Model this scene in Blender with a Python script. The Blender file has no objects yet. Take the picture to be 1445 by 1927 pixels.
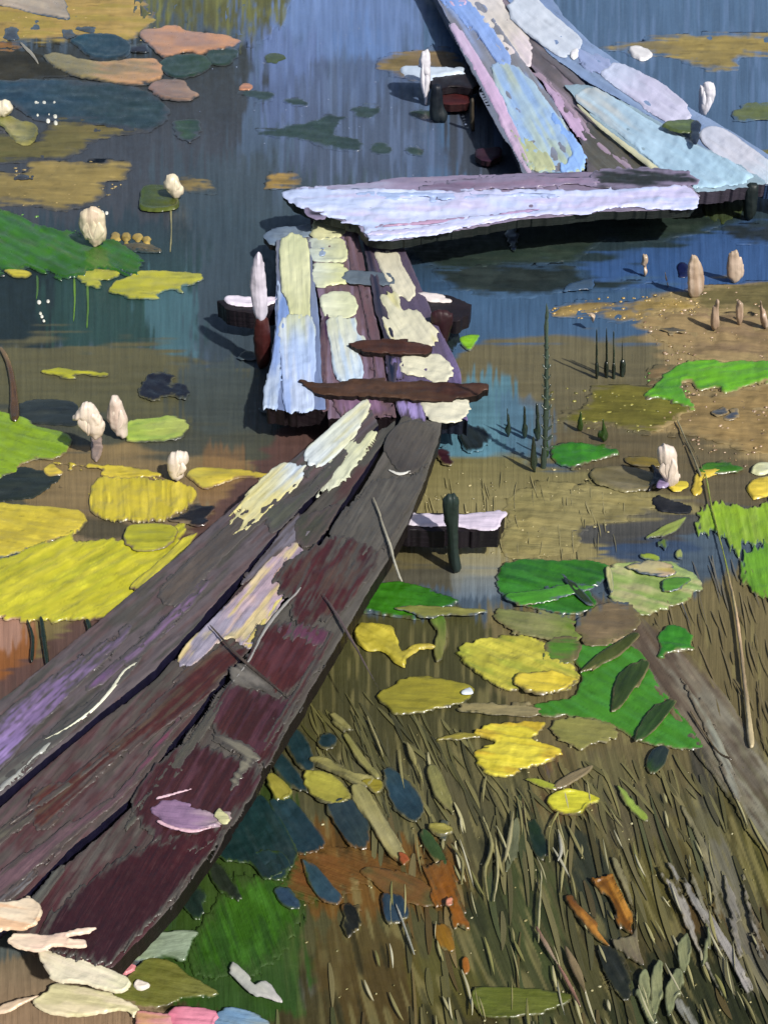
import bpy, math, random
import numpy as np
R = math.radians
S = bpy.context.scene
# ---------------------------------------------------------------- camera, sky, sun, exposure
H, PITCH, FOV = 1.7, R(35), R(45)
cam = bpy.data.cameras.new('camera'); camo = bpy.data.objects.new('camera', cam)
S.collection.objects.link(camo); S.camera = camo
camo.location = (0, 0, H); camo.rotation_euler = (math.pi/2 - PITCH, 0, 0)
cam.sensor_fit = 'VERTICAL'; cam.angle = FOV
cam.sensor_height = 24; cam.lens = 12/math.tan(FOV/2)
cam.clip_start = 0.02; cam.clip_end = 2000
SUN = np.array((0.55, -0.66, 0.88)); SUN = SUN/np.linalg.norm(SUN)
elev = math.asin(SUN[2]); azi = math.atan2(SUN[0], SUN[1])
w = bpy.data.worlds.new("World"); S.world = w; w.use_nodes = True
nt = w.node_tree; bg = nt.nodes['Background']
sky = nt.nodes.new('ShaderNodeTexSky'); sky.sky_type = 'NISHITA'; sky.sun_disc = False
sky.sun_elevation = elev; sky.sun_rotation = azi; sky.dust_density = 2.5
nt.links.new(sky.outputs[0], bg.inputs[0]); bg.inputs[1].default_value = 0.065
sl = bpy.data.lights.new('sun', 'SUN'); sl.energy = 3.6; sl.angle = R(1.6); sl.color = (1.0, 0.955, 0.88)
so = bpy.data.objects.new('sun', sl); S.collection.objects.link(so)
from mathutils import Vector
so.rotation_euler = Vector(SUN).to_track_quat('Z', 'Y').to_euler(); so.location = (3, -3, 6)
S.view_settings.view_transform = 'Standard'; S.view_settings.look = 'None'
S.view_settings.gamma = 1; S.view_settings.exposure = 0.42
KALB = 0.80          # picture colour -> base colour
C = S.collection

# ---------------------------------------------------------------- maths helpers
T22 = math.tan(FOV/2)
def ray(px, py):
    nx = (px-722.5)/963.5*T22; ny = (963.5-py)/963.5*T22
    return nx, math.cos(PITCH)+ny*math.sin(PITCH), -math.sin(PITCH)+ny*math.cos(PITCH)
def flat(px, py, z):                 # point of the level plane at height z
    dx, dy, dz = ray(px, py); t = (z-H)/dz
    return dx*t, dy*t
def upright(px, py, Y):              # point of the upright plane at distance Y
    dx, dy, dz = ray(px, py); t = Y/dy
    return dx*t, H+dz*t
def mmpp(py, z=0):                   # metres per picture unit at that depth
    dx, dy, dz = ray(722.5, py); return (z-H)/dz*T22/963.5
def h2(ix, iy, s):
    a = (ix.astype(np.int64)*374761393 + iy.astype(np.int64)*668265263 + int(s)*1442695041) & 0x7fffffff
    a = ((a ^ (a >> 13))*1274126177) & 0x7fffffff
    a = ((a ^ (a >> 16))*668265263) & 0x7fffffff
    return (a & 0xffff)/65535.0
def vn(x, y, s=0):
    x = np.asarray(x, float); y = np.asarray(y, float)
    ix = np.floor(x); iy = np.floor(y); fx = x-ix; fy = y-iy
    fx = fx*fx*(3-2*fx); fy = fy*fy*(3-2*fy)
    a = h2(ix, iy, s); b = h2(ix+1, iy, s); c = h2(ix, iy+1, s); d = h2(ix+1, iy+1, s)
    return (a*(1-fx)+b*fx)*(1-fy)+(c*(1-fx)+d*fx)*fy
def fbm(x, y, s=0):
    return (vn(x, y, s)+.5*vn(x*2.1, y*2.1, s+7)+.25*vn(x*4.3, y*4.3, s+13))/1.75
def lin(c):
    c = np.asarray(c, float); return np.where(c <= .04045, c/12.92, ((c+.055)/1.055)**2.4)
def hx(s):
    return lin([int(s[i:i+2], 16)/255 for i in (0, 2, 4)])
def hxs(s): return np.array([hx(k) for k in s.split()])
def sm(a, b, x):
    t = np.clip((x-a)/(b-a), 0, 1); return t*t*(3-2*t)
def crom(p, n=5):
    p = np.array(p, float); m = len(p); out = []
    for i in range(m):
        p0, p1, p2, p3 = p[i-1], p[i], p[(i+1) % m], p[(i+2) % m]
        for k in range(n):
            t = k/n
            out.append(.5*((2*p1)+(-p0+p2)*t+(2*p0-5*p1+4*p2-p3)*t*t+(-p0+3*p1-3*p2+p3)*t**3))
    return np.array(out)
def sdist(P, x, y):                  # signed distance, + inside
    n = len(P); best = np.full(x.shape, 1e18); ins = np.zeros(x.shape, bool)
    for i in range(n):
        ax, ay = P[i]; bx, by = P[(i+1) % n]
        ex, ey = bx-ax, by-ay; L = ex*ex+ey*ey
        if L < 1e-9: continue
        t = np.clip(((x-ax)*ex+(y-ay)*ey)/L, 0, 1)
        best = np.minimum(best, (x-ax-t*ex)**2+(y-ay-t*ey)**2)
        if ay != by:
            ins ^= ((ay > y) != (by > y)) & (x < (bx-ax)*(y-ay)/(by-ay)+ax)
    return np.where(ins, 1, -1)*np.sqrt(best)
def E(x0, y0, x1, y1, rot=0, pt=0):       # leaf-like oval in a box
    cx, cy, a, b = (x0+x1)/2, (y0+y1)/2, (x1-x0)/2, (y1-y0)/2; out = []
    for k in range(10):
        t = k*math.pi/5; r = 1-pt*abs(math.sin(t))**2*.3
        u, v = a*math.cos(t), b*math.sin(t)*r; c, s = math.cos(R(rot)), math.sin(R(rot))
        out.append((cx+u*c-v*s, cy+u*s+v*c))
    return out
def L(pts, w0, w1=None, wm=None):     # long thin shape round a centre line
    p = np.array(pts, float); n = len(p); w1 = w0 if w1 is None else w1
    d = np.gradient(p, axis=0); d /= np.linalg.norm(d, axis=1)[:, None]+1e-9
    nn = np.stack([-d[:, 1], d[:, 0]], 1); t = np.linspace(0, 1, n)
    ww = w0+(w1-w0)*t
    if wm is not None: ww = np.where(t < .5, w0+(wm-w0)*t*2, wm+(w1-wm)*(t-.5)*2)
    return [tuple(q) for q in p+nn*ww[:, None]/2]+[tuple(q) for q in (p-nn*ww[:, None]/2)[::-1]]

# ---------------------------------------------------------------- materials (all procedural)
def material(name, rough, spec, bump, coat=0.0, sc=(0.03, 0.30), var=0.10, bdist=0.002, rvar=.25):
    m = bpy.data.materials.new(name); m.use_nodes = True; n = m.node_tree; N = n.nodes; K = n.links
    b = N['Principled BSDF']
    at = N.new('ShaderNodeAttribute'); at.attribute_name = 'tint'
    uv = N.new('ShaderNodeUVMap'); uv.uv_map = 'stroke'
    mp = N.new('ShaderNodeMapping'); mp.inputs['Scale'].default_value = (sc[0], sc[1], 1)
    K.new(uv.outputs[0], mp.inputs[0])
    n1 = N.new('ShaderNodeTexNoise'); n1.inputs['Scale'].default_value = 1; n1.inputs['Detail'].default_value = 4
    n1.inputs['Distortion'].default_value = .3
    K.new(mp.outputs[0], n1.inputs['Vector'])
    n2 = N.new('ShaderNodeTexNoise'); n2.inputs['Scale'].default_value = .08; n2.inputs['Detail'].default_value = 5
    K.new(uv.outputs[0], n2.inputs['Vector'])
    mr = N.new('ShaderNodeMapRange'); mr.inputs[1].default_value = .3; mr.inputs[2].default_value = .7
    mr.inputs[3].default_value = 1-var; mr.inputs[4].default_value = 1+var
    K.new(n1.outputs[0], mr.inputs[0])
    mx = N.new('ShaderNodeVectorMath'); mx.operation = 'SCALE'
    K.new(at.outputs['Color'], mx.inputs[0]); K.new(mr.outputs[0], mx.inputs['Scale'])
    K.new(mx.outputs[0], b.inputs['Base Color'])
    ad = N.new('ShaderNodeMath'); ad.operation = 'MULTIPLY_ADD'; ad.inputs[1].default_value = .5
    K.new(n2.outputs[0], ad.inputs[0]); K.new(n1.outputs[0], ad.inputs[2])
    bp = N.new('ShaderNodeBump'); bp.inputs['Strength'].default_value = bump; bp.inputs['Distance'].default_value = bdist
    K.new(ad.outputs[0], bp.inputs['Height']); K.new(bp.outputs[0], b.inputs['Normal'])
    r2 = N.new('ShaderNodeMapRange'); r2.inputs[1].default_value = .3; r2.inputs[2].default_value = .7
    r2.inputs[3].default_value = max(.05, rough-rvar*.5); r2.inputs[4].default_value = rough+rvar*.5
    K.new(n2.outputs[0], r2.inputs[0]); K.new(r2.outputs[0], b.inputs['Roughness'])
    b.inputs['Specular IOR Level'].default_value = spec
    b.inputs['Coat Weight'].default_value = coat; b.inputs['Coat Roughness'].default_value = .15
    return m
M_WATER = material('pond_water', .45, .30, .7, 0, (.010, .15), .11, .003)
M_LEAF = material('wet_leaf', .36, .45, .6, .25, (.02, .13), .06, .003)
M_WOOD = material('weathered_wood', .52, .3, .5, .05, (.008, .15), .07, .003)
M_PAINT = material('flaking_paint', .40, .42, .7, .15, (.010, .17), .03, .003)
M_PETAL = material('petal', .42, .4, .4, .15, (.03, .2), .03)
M_MAT = material('algae', .62, .22, .9, 0, (.015, .2), .11, .003)
M_BLADE = material('weed_blade', .28, .5, .4, .4, (.01, .3), .10)

# ---------------------------------------------------------------- mesh builder
SEED = [11]
def tag(o, label=None, cat=None, group=None, kind=None):
    if label: o['label'] = label
    if cat: o['category'] = cat
    if group: o['group'] = group
    if kind: o['kind'] = kind
    return o
def link(name, V, F, col, uv, mat, parent=None):
    V = np.asarray(V, float)
    base = np.array([(V[:, 0].min()+V[:, 0].max())/2, (V[:, 1].min()+V[:, 1].max())/2, V[:, 2].min()])
    me = bpy.data.meshes.new(name); F = np.asarray(F, np.int32)
    me.vertices.add(len(V)); me.vertices.foreach_set('co', (V-base).astype(np.float32).ravel())
    me.loops.add(F.size); me.loops.foreach_set('vertex_index', F.ravel())
    me.polygons.add(len(F)); me.polygons.foreach_set('loop_start', np.arange(0, F.size, 4, dtype=np.int32))
    me.polygons.foreach_set('use_smooth', np.ones(len(F), bool))
    a = me.attributes.new('tint', 'FLOAT_COLOR', 'POINT')
    cc = np.ones((len(V), 4), np.float32); cc[:, :3] = np.clip(col*KALB, .002, .85); a.data.foreach_set('color', cc.ravel())
    ul = me.uv_layers.new(name='stroke'); ul.data.foreach_set('uv', np.asarray(uv, np.float32)[F.ravel()].ravel())
    me.materials.append(mat); me.update(calc_edges=True); me.validate()
    o = bpy.data.objects.new(name, me); C.objects.link(o)
    wl = Vector(base)
    if parent is not None:
        o.parent = parent; o.location = wl-Vector(parent['_w']) if '_w' in parent else wl-parent.location
    else: o.location = wl
    o['_w'] = tuple(base)
    return o
def stroke_uv(x, y, ang, x0=0, y0=0):
    c, s = math.cos(R(ang)), math.sin(R(ang)); return (x-x0)*c+(y-y0)*s, -(x-x0)*s+(y-y0)*c
def dab(name, pts, col, ang=0, z=0.002, th=4, rag=3, dry=0, mix=None, ma=.6, mat=None, up=False, depth=None,
        step=2.4, br=1.0, smooth=True, side=None, drop=0, rim=.35, parent=None, curve=0, dseed=None, lean=0, off=0, wavy=0, soft=0, under=None, vs=1.0, gain=1.0):
    """one stroke-shaped body: outline pts in picture units laid on its own plane in the scene.
    th, br in mm: thickness and bristle relief.  up=True: an upright rounded body standing at its foot."""
    SEED[0] += 17; sd = SEED[0] if dseed is None else dseed
    P = crom(pts) if smooth else np.array(pts, float)
    x0, y0 = P.min(0)-9; x1, y1 = P.max(0)+9
    gx, gy = np.meshgrid(np.arange(x0, x1+step, step), np.arange(y0, y1+step, step))
    d = sdist(P, gx, gy)
    u, v = stroke_uv(gx, gy, ang, P[:, 0].mean(), P[:, 1].mean())
    if rag:
        d = d+rag*(vn(u/60, v/5, sd)-.5)*1.6+rag*.7*(vn(gx/7, gy/7, sd+3)-.5)+rag*.8*(vn(u/25, v/2.6, sd+4)-.5)
    pu, pv = stroke_uv(P[:, 0], P[:, 1], ang, P[:, 0].mean(), P[:, 1].mean())
    tt = np.clip((u-pu.min())/(pu.max()-pu.min()+1e-6), 0, 1)
    if dry:
        k = (vn(u/26, v/3.6, sd+5)*.6+vn(u/9, v/4.5, sd+6)*.4)
        thr = abs(dry)*sm(.35, 1.0, tt if dry > 0 else 1-tt)
        d = np.minimum(d, (k-thr*.85+.05)*22)
    near = np.clip(d, 0, None)
    fs = mmpp(float(np.clip(P[:, 1].mean(), 0, 1927)))/.0013; th = th*fs*.5; br = br*fs
    keep = d > 0
    cell = keep[:-1, :-1] | keep[1:, :-1] | keep[:-1, 1:] | keep[1:, 1:]
    if not cell.any(): raise RuntimeError('empty '+name)
    gyy, gxx = np.gradient(d, step); gl = np.sqrt(gxx**2+gyy**2)+1e-6
    mv = np.where(d < 0, np.clip(-d/gl, 0, step*1.3), 0)
    X = gx+gxx/gl*mv; Y = gy+gyy/gl*mv
    edge = d <= 0
    prof = 1-np.exp(-near/2.0)
    bris = (vn(u/60, v/7, sd+21)-.5)*br*1.5+(vn(u/16, v/12, sd+22)-.5)*br*1.1+(vn(u/40, v/3, sd+24)-.5)*br*.45
    lump = (fbm(gx/20, gy/15, sd+23)-.5)*br*2.4
    ridge = rim*th*np.exp(-((near-3.2)/2.2)**2)*3.4*vn(gx/26, gy/26, sd+31)**2
    if wavy: lump = lump+wavy*(fbm(gx/60, gy/40, sd+41)-.5)*2
    hh = np.where(edge, 0, (th*prof+ridge+(bris+lump)*np.clip(near/5, 0, 1)))*.001
    # colour
    cs = hxs(col); n = len(cs)
    gm = (cs[:, 1] > cs[:, 0]*1.5) & (cs[:, 1] > cs[:, 2]*1.8); cs[gm] *= np.array([1.12, .98, .55])
    if n == 1: c3 = np.broadcast_to(cs[0], gx.shape+(3,)).copy()
    else:
        q = np.clip((tt+(vn(u/50, v/6, sd+8)-.5)*.30)*(n-1), 0, n-1-1e-6); i = q.astype(int); f = (q-i); f = f*f*(3-2*f)
        c3 = cs[i]*(1-f[..., None])+cs[i+1]*f[..., None]
    if not mix and mat in (None, M_LEAF, M_MAT, M_PETAL, M_WOOD) and not up:
        m0 = cs.mean(0); q1 = m0*np.array([.66, .68, .74]); q2 = np.clip(m0*np.array([1.32, 1.26, 1.10])+.012, 0, .95)
        for j, (mc, am) in enumerate(((q1, .55), (q2, .5))):
            a = sm(.50, .70, vn(u/65, v/8, sd+81+j*9)*.5+fbm(gx/34, gy/24, sd+82+j*9)*.5)*am*vs
            c3 = c3*(1-a[..., None])+mc*a[..., None]
    if mix:
        for j, mc in enumerate(hxs(mix)):
            a = sm(.48, .66, vn(u/70, v/7, sd+51+j*9)*.6+fbm(gx/38, gy/26, sd+52+j*9)*.4)*ma
            c3 = c3*(1-a[..., None])+mc*a[..., None]
    c3 = gain*c3*(1+vs*(.30*(vn(u/60, v/8, sd+61)-.5)+.14*(vn(u/30, v/3.2, sd+63)-.5)+.34*(fbm(gx/34, gy/24, sd+62)-.5)))[..., None]
    hair = sm(.80, .92, vn(u/35, v/2.6, sd+65)); c3 = c3*(1+vs*(.28*hair-.30*sm(.80, .92, vn(u/30, v/2.6, sd+66))))[..., None]
    if soft:
        a = np.clip(near/soft+(vn(u/40, v/3.5, sd+67)-.5)*.9*(near < soft*1.6), 0, 1); a = (a*a*(3-2*a))[..., None]
        c3 = c3*a+(under_water(gx, gy) if under is None else hx(under))*(1-a)
    idx = -np.ones(gx.shape, int)
    used = np.zeros(gx.shape, bool)
    used[:-1, :-1] |= cell; used[1:, :-1] |= cell; used[:-1, 1:] |= cell; used[1:, 1:] |= cell
    idx[used] = np.arange(used.sum())
    F = np.stack([idx[1:, :-1][cell], idx[1:, 1:][cell], idx[:-1, 1:][cell], idx[:-1, :-1][cell]], 1)
    Xu, Yu, hu = X[used], Y[used], hh[used]; cu = c3[used]; uu = np.stack([u[used], v[used]], 1)
    if not up:
        zz = z+hu
        if curve: zz = zz+curve*np.clip(near[used]/(near.max()+1e-6), 0, 1)
        wx, wy = flat(Xu, Yu, z)
        V = np.stack([wx, wy, np.where(edge[used], z-(.0015 if not drop else 0), zz)], 1)
        if drop:
            e = np.concatenate([F[:, [0, 1]], F[:, [1, 2]], F[:, [2, 3]], F[:, [3, 0]]]); key = np.sort(e, 1)
            kk = key[:, 0].astype(np.int64)*10**7+key[:, 1]; uq, inv, cnt = np.unique(kk, return_inverse=True, return_counts=True)
            be = e[cnt[inv] == 1]; vs = np.unique(be); m1 = {a: i for i, a in enumerate(vs)}; n0 = len(V); k = len(vs)
            top = V[vs].copy(); bot = top.copy(); bot[:, 2] = z-drop; bot[:, :2] += 0
            rows = [top]; 
            for q in (.5, 1): r_ = top.copy(); r_[:, 2] = z-drop*q; rows.append(r_)
            V = np.concatenate([V]+rows)
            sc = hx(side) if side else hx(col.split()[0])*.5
            jit = (.7+.6*vn(Xu[vs]/14, Yu[vs]/9, sd+71))[:, None]
            cu = np.concatenate([cu]+[sc*jit]*3)
            suv = np.stack([u[used][vs], v[used][vs]], 1)
            uu = np.concatenate([uu]+[suv+np.array([0, q*30]) for q in range(3)])
            a = np.array([m1[i] for i in be[:, 0]]); b = np.array([m1[i] for i in be[:, 1]])
            for q in range(2):
                F = np.concatenate([F, np.stack([n0+q*k+b, n0+q*k+a, n0+(q+1)*k+a, n0+(q+1)*k+b], 1)])
    else:
        yb = P[:, 1].max() if up is True else up
        Yd = flat(722.5, yb, 0)[1]+off
        mpx = mmpp(yb); dp = (depth if depth else 10)*mpx       # half depth
        md = near.max()+1e-6; body = np.sqrt(np.clip(1-(1-np.clip(near/md, 0, 1))**2, 0, 1))*dp
        body = np.where(edge, 0, body)[used]+hu*np.where(edge[used], 0, 1)
        wx, wz = upright(Xu, Yu, Yd)
        zb = wz-wz.min()
        V1 = np.stack([wx, Yd-body+lean*zb, wz], 1); V2 = np.stack([wx, Yd+body*.9+lean*zb, wz], 1)
        m0 = len(V1); V = np.concatenate([V1, V2]); cu = np.concatenate([cu, cu]); uu = np.concatenate([uu, uu])
        F = np.concatenate([F, F[:, ::-1]+m0])
    return link(name, V, F, cu, uu, mat or M_LEAF, parent)
WC = {}
def under_water(x, y):
    j = np.clip(((x-WC['x0'])/WC['st']).round().astype(int), 0, WC['c'].shape[1]-1); i = np.clip(((y-WC['y0'])/WC['st']).round().astype(int), 0, WC['c'].shape[0]-1)
    return WC['c'][i, j]
def thing(name, px, py, label, cat, group=None):
    x, y = flat(px, py, 0); o = bpy.data.objects.new(name, None); C.objects.link(o)
    o.location = (x, y, 0); o['_w'] = (x, y, 0.0); o.empty_display_size = .05
    return tag(o, label, cat, group)
# ---------------------------------------------------------------- the pond: one sheet of water, with silt, weed, deep patches and plank shade in its colour
def water():
    st = 3.2
    xs = np.arange(-420, 1870, st); ys = np.arange(-230, 2250, st)
    gx, gy = np.meshgrid(xs.astype(float), ys.astype(float))
    base = hx('4b5a68'); c3 = np.broadcast_to(base, gx.shape+(3,)).copy()
    # direction of the brushy ripples: upright above, leaning in the weed at lower right, level at left middle
    wob = (vn(gx/5, gy/70, 3)-.5); wobh = (vn(gx/80, gy/6, 4)-.5)
    shift = sm(300, 1200, gx)*np.sqrt(np.clip(gy-1350, 0, None)**2+90**2)*.40
    wl = (vn((gx-shift)/5, gy/80, 5)-.5)
    def Z(pts, col, soft=20, a=1.0, v=1, k=1.0):
        nonlocal c3
        P = crom(pts, 4); m = soft*2+60
        j0, j1 = np.searchsorted(xs, [P[:, 0].min()-m, P[:, 0].max()+m]); i0, i1 = np.searchsorted(ys, [P[:, 1].min()-m, P[:, 1].max()+m])
        sl_ = (slice(i0, i1), slice(j0, j1)); X, Y = gx[sl_], gy[sl_]
        d = sdist(P, X, Y)+(wl if v else wobh)[sl_]*soft*2.2*k+(fbm(X/40, Y/25, len(pts))-.5)*soft*1.2
        al = (sm(-soft*.5, soft*.5, d)*a)[..., None]; cs = hxs(col)
        t = np.clip((Y-P[:, 1].min())/(np.ptp(P[:, 1])+1), 0, 1)
        if len(cs) == 1: cc = cs[0]
        else:
            q = np.clip(t*(len(cs)-1), 0, len(cs)-1-1e-6); i = q.astype(int); f = (q-i)[..., None]; cc = cs[i]*(1-f)+cs[i+1]*f
        c3[sl_] = c3[sl_]*(1-al)+cc*al
    def box(x0, y0, x1, y1): return [(x0, y0), ((x0+x1)/2, y0), (x1, y0), (x1, (y0+y1)/2), (x1, y1), ((x0+x1)/2, y1), (x0, y1), (x0, (y0+y1)/2)]
    Z(box(430, -240, 900, 330), '617ba8 5b729a 546683 485866', 40)
    Z(box(530, -240, 800, 130), '7690c4 6e89bc', 50, .7)
    Z([(470, 90), (560, 60), (620, 150), (600, 260), (500, 220)], '6374a2', 30, .55)
    Z([(640, 60), (720, 60), (740, 180), (650, 190)], '5f7fb4', 30, .5)
    Z(box(800, -240, 1900, 420), '4f6c8d 506b8b 4b6585', 30)
    Z(box(-450, 90, 450, 460), '30332e 434850 43484f', 30)
    Z(box(320, 300, 700, 640), '434f59 41515a 3f5059', 40)
    Z([(590, 130), (760, 130), (830, 260), (840, 330), (560, 330)], '505c74', 30, .7)
    Z([(880, 60), (960, 160), (1000, 330), (860, 335), (840, 200)], '41444a', 20, .85)
    Z(box(-450, 420, 400, 660), '33414a 2f4748 35494c', 25)
    Z([(-50, 515), (110, 515), (120, 660), (70, 670), (-50, 625)], '1f2a2c', 20, .9)
    Z([(100, 530), (300, 530), (310, 650), (200, 670), (110, 660)], '2c4742', 25, .8)
    Z([(270, 540), (385, 540), (390, 640), (370, 700), (300, 660)], '50747f', 30, .7)
    Z(box(380, 420, 620, 850), '40505a 3f4c56 454d50', 30)
    Z(box(700, 380, 1900, 560), '2b3a3f 2f4150 34506f', 20)
    Z([(1090, 430), (1445, 430), (1700, 440), (1700, 560), (1200, 560), (1100, 520)], '3b5c8e', 25, .9, 0)
    Z([(780, 400), (1380, 380), (1340, 430), (1150, 490), (850, 500)], '28352f', 18, .9, 0)  # shade below the cross plank, painted into the water
    Z(box(830, 540, 1270, 680), '43607f 456180', 22, 1, 0)
    Z([(-450, 640), (200, 645), (380, 690), (480, 720), (430, 800), (200, 850), (-450, 850)], '605d42 57573f', 24, 1, 0)
    Z([(330, 700), (520, 700), (590, 800), (540, 900), (380, 860)], '465050 464a40', 30, .95)
    Z([(-450, 760), (450, 810), (520, 900), (300, 960), (-450, 960)], '454a42 575440', 22, .9, 0)
    Z([(60, 850), (350, 860), (520, 900), (520, 1000), (350, 1090), (100, 1060)], '8a7650 857150', 22, .8, 0)
    Z([(120, 980), (230, 980), (240, 1010), (160, 1020)], '4a4636', 10, .9, 0)
    Z([(380, 850), (450, 850), (470, 930), (380, 950)], '8a6640', 18, .5)
    Z([(-450, 1130), (140, 1150), (230, 1180), (120, 1270), (0, 1380), (-450, 1400)], '7d704c 71673f', 16, 1, 0)
    Z([(-60, 1170), (20, 1150), (70, 1200), (60, 1280), (-20, 1300), (-120, 1260)], '94613a 8a552a', 16, .95)
    Z([(-20, 1150), (40, 1150), (50, 1210), (-20, 1220)], 'b09083', 14, .6)
    Z([(560, 770), (640, 800), (560, 880), (400, 1010), (200, 1180), (0, 1340), (-200, 1480), (-200, 1380), (0, 1280), (250, 1080), (480, 880)], '5c443f 604a44', 14, .95, 0)  # shadow strip left of the near planks, painted into the water colour
    Z([(890, 650), (1320, 660), (1330, 860), (1000, 870), (900, 800)], '6c664c 655e45', 16, 1, 0)
    Z([(830, 720), (960, 720), (1010, 830), (980, 890), (820, 870)], '58808f 5b8799', 20, .95)
    Z([(940, 750), (1040, 770), (1030, 860), (960, 860)], '4f6b84', 18, .6)
    Z([(1230, 560), (1900, 540), (1900, 900), (1300, 870), (1220, 800), (1290, 740)], '94835c 98855e 94825a', 16, 1, 0)
    Z([(1060, 820), (1280, 820), (1480, 860), (1900, 870), (1900, 980), (1280, 960), (1100, 900)], '655b42', 18, .95, 0)
    Z([(770, 870), (900, 865), (1100, 890), (1300, 940), (1280, 1010), (1150, 1060), (900, 1070), (740, 1060), (760, 950)], '756f48 8d845a 8b8156', 16, 1, 0)
    Z([(1090, 990), (1180, 975), (1320, 970), (1300, 1010), (1200, 1040), (1090, 1020)], '48494a', 10, .95, 0)
    Z([(1130, 1025), (1240, 1015), (1330, 1040), (1200, 1055), (1140, 1045)], '3a4c66', 9, .95, 0)
    Z([(740, 1030), (860, 1035), (860, 1110), (720, 1110), (690, 1120)], '575038', 14, .8)
    Z([(855, 1040), (940, 1040), (940, 1120), (860, 1115)], 'a09873 6f8090', 12, .7)
    Z([(940, 1130), (1120, 1150), (1900, 990), (1900, 1600), (1300, 1560), (1000, 1460), (860, 1400), (900, 1200)], '746a48 6c6242 5e583a', 26)
    Z([(620, 1150), (700, 1160), (900, 1160), (930, 1300), (1010, 1420), (1000, 1480), (520, 1460), (520, 1340)], '4b4a2b 45442a 4c4829', 18)
    Z([(400, 1450), (900, 1430), (1300, 1480), (1900, 1500), (1900, 2300), (150, 2300), (300, 1800)], '55533a 504e30 464626 3d3e24', 28)
    Z([(560, 1560), (700, 1570), (860, 1600), (880, 1700), (700, 1720), (540, 1700)], '6e4b1c', 20, .8)
    Z([(1060, 1560), (1250, 1500), (1330, 1650), (1220, 1900), (1130, 1800)], '4c4328', 30, .6)
    Z([(900, 1550), (1000, 1560), (1050, 1900), (950, 1930), (880, 1800)], '3c4326', 30, .7)
    Z([(1270, 1500), (1460, 1500), (1480, 1700), (1330, 1720)], '595128', 30, .6)
    Z([(1300, 1700), (1500, 1700), (1500, 1830), (1350, 1820)], '58401f', 30, .6)
    Z([(1200, 1800), (1500, 1800), (1500, 2000), (1180, 2000)], '232a17', 30, .8)
    Z([(330, 1800), (560, 1790), (900, 1860), (880, 2000), (380, 2000)], '3a3822 403519', 24, .8)
    Z([(380, 1800), (520, 1790), (580, 1880), (420, 1900)], '55574c', 22, .7)
    Z([(-450, 1770), (100, 1770), (260, 1850), (330, 1950), (260, 2300), (-450, 2300)], '76705c 9f7f63 b08467', 26, 1, 0)
    Z([(-60, 1690), (60, 1740), (30, 1800), (-60, 1800)], '545f60', 14, .9)
    for pts, col, a in [([(1050, 1560), (1110, 1570), (1180, 1700), (1150, 1780), (1090, 1700)], '24302a', .75), ([(1290, 1400), (1330, 1410), (1350, 1540), (1300, 1560)], '30343c', .6),
                        ([(1290, 1520), (1350, 1530), (1420, 1730), (1370, 1760)], '6d6a4c', .7), ([(1330, 1600), (1380, 1610), (1460, 1830), (1400, 1840)], '77756a', .6), ([(1080, 1440), (1180, 1430), (1260, 1560), (1180, 1600)], '5c5640', .7),
                        ([(1180, 1600), (1240, 1600), (1270, 1740), (1210, 1750)], '5f5a28', .6), ([(820, 1460), (900, 1450), (960, 1600), (880, 1640)], '575238', .7), ([(1010, 1420), (1070, 1430), (1090, 1530), (1030, 1540)], '684c2e', .6),
                        ([(960, 1640), (1040, 1650), (1060, 1800), (990, 1820)], '45502c', .6), ([(600, 1760), (760, 1740), (780, 1900), (640, 1920)], '54431f', .6), ([(780, 1800), (880, 1790), (900, 1900), (800, 1920)], '5e5a26', .5),
                        ([(1395, 1560), (1470, 1560), (1480, 1680), (1410, 1690)], '69652f', .6), ([(840, 1380), (1000, 1440), (1100, 1430), (1250, 1440), (1200, 1480), (900, 1480)], '6a6540', .6)]:
        Z(pts, col, 22, a)
    Z([(330, 1620), (450, 1500), (560, 1500), (560, 1900), (300, 1860)], '35491d 2d5018', 18, .9)
    stv = vn((gx-shift)/4.5, gy/60, 71)*.6+vn((gx-shift)/11, gy/110, 72)*.4
    sth = vn(gx/90, gy/5, 73)
    horiz = sm(620, 700, gy)*(1-sm(1050, 1150, gy))
    s = stv*(1-horiz*.7)+sth*horiz*.7
    fine = vn((gx-shift)/3.2, gy/40, 79)*(1-horiz)+vn(gx/50, gy/3.4, 80)*horiz
    c3 *= (1+.28*(s-.5)+.14*(fine-.5)+.22*(fbm(gx/70, gy/45, 74)-.5))[..., None]
    blue = sm(.62, .78, vn(gx/6, gy/90, 75))*(1-sm(330, 430, gy))*sm(460, 560, gx)*.17
    c3 = c3*(1-blue[..., None])+hx('8ba6d8')*blue[..., None]
    khaki = sm(.60, .8, vn((gx-shift)/7, gy/60, 76))*sm(1100, 1250, gy)*sm(500, 700, gx)*.5
    c3 = c3*(1-khaki[..., None])+hx('8a8254')*khaki[..., None]
    darkk = sm(.66, .8, vn((gx-shift)/9, gy/90, 77))*sm(1350, 1500, gy)*sm(500, 700, gx)*.55
    c3 = c3*(1-darkk[..., None])+hx('1f2417')*darkk[..., None]
    WC.update(x0=xs[0], y0=ys[0], st=st, c=c3)
    hz = ((stv-.5)*2.2*(1-horiz*.6)+(sth-.5)*1.6*horiz+(fbm(gx/30, gy/30, 78)-.5)*1.2+((vn((gx-shift)/7, gy/90, 81)-.5)*1.8+(vn((gx-shift)/16, gy/130, 82)-.5)*1.6)*sm(1250, 1450, gy)*sm(450, 650, gx))*.001
    wx, wy = flat(gx, gy, 0)
    # carry the sheet on, far past what the picture shows
    far = 600.0
    def padc(a, l, r): return np.concatenate([l[:, None], a, r[:, None]], 1)
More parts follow.
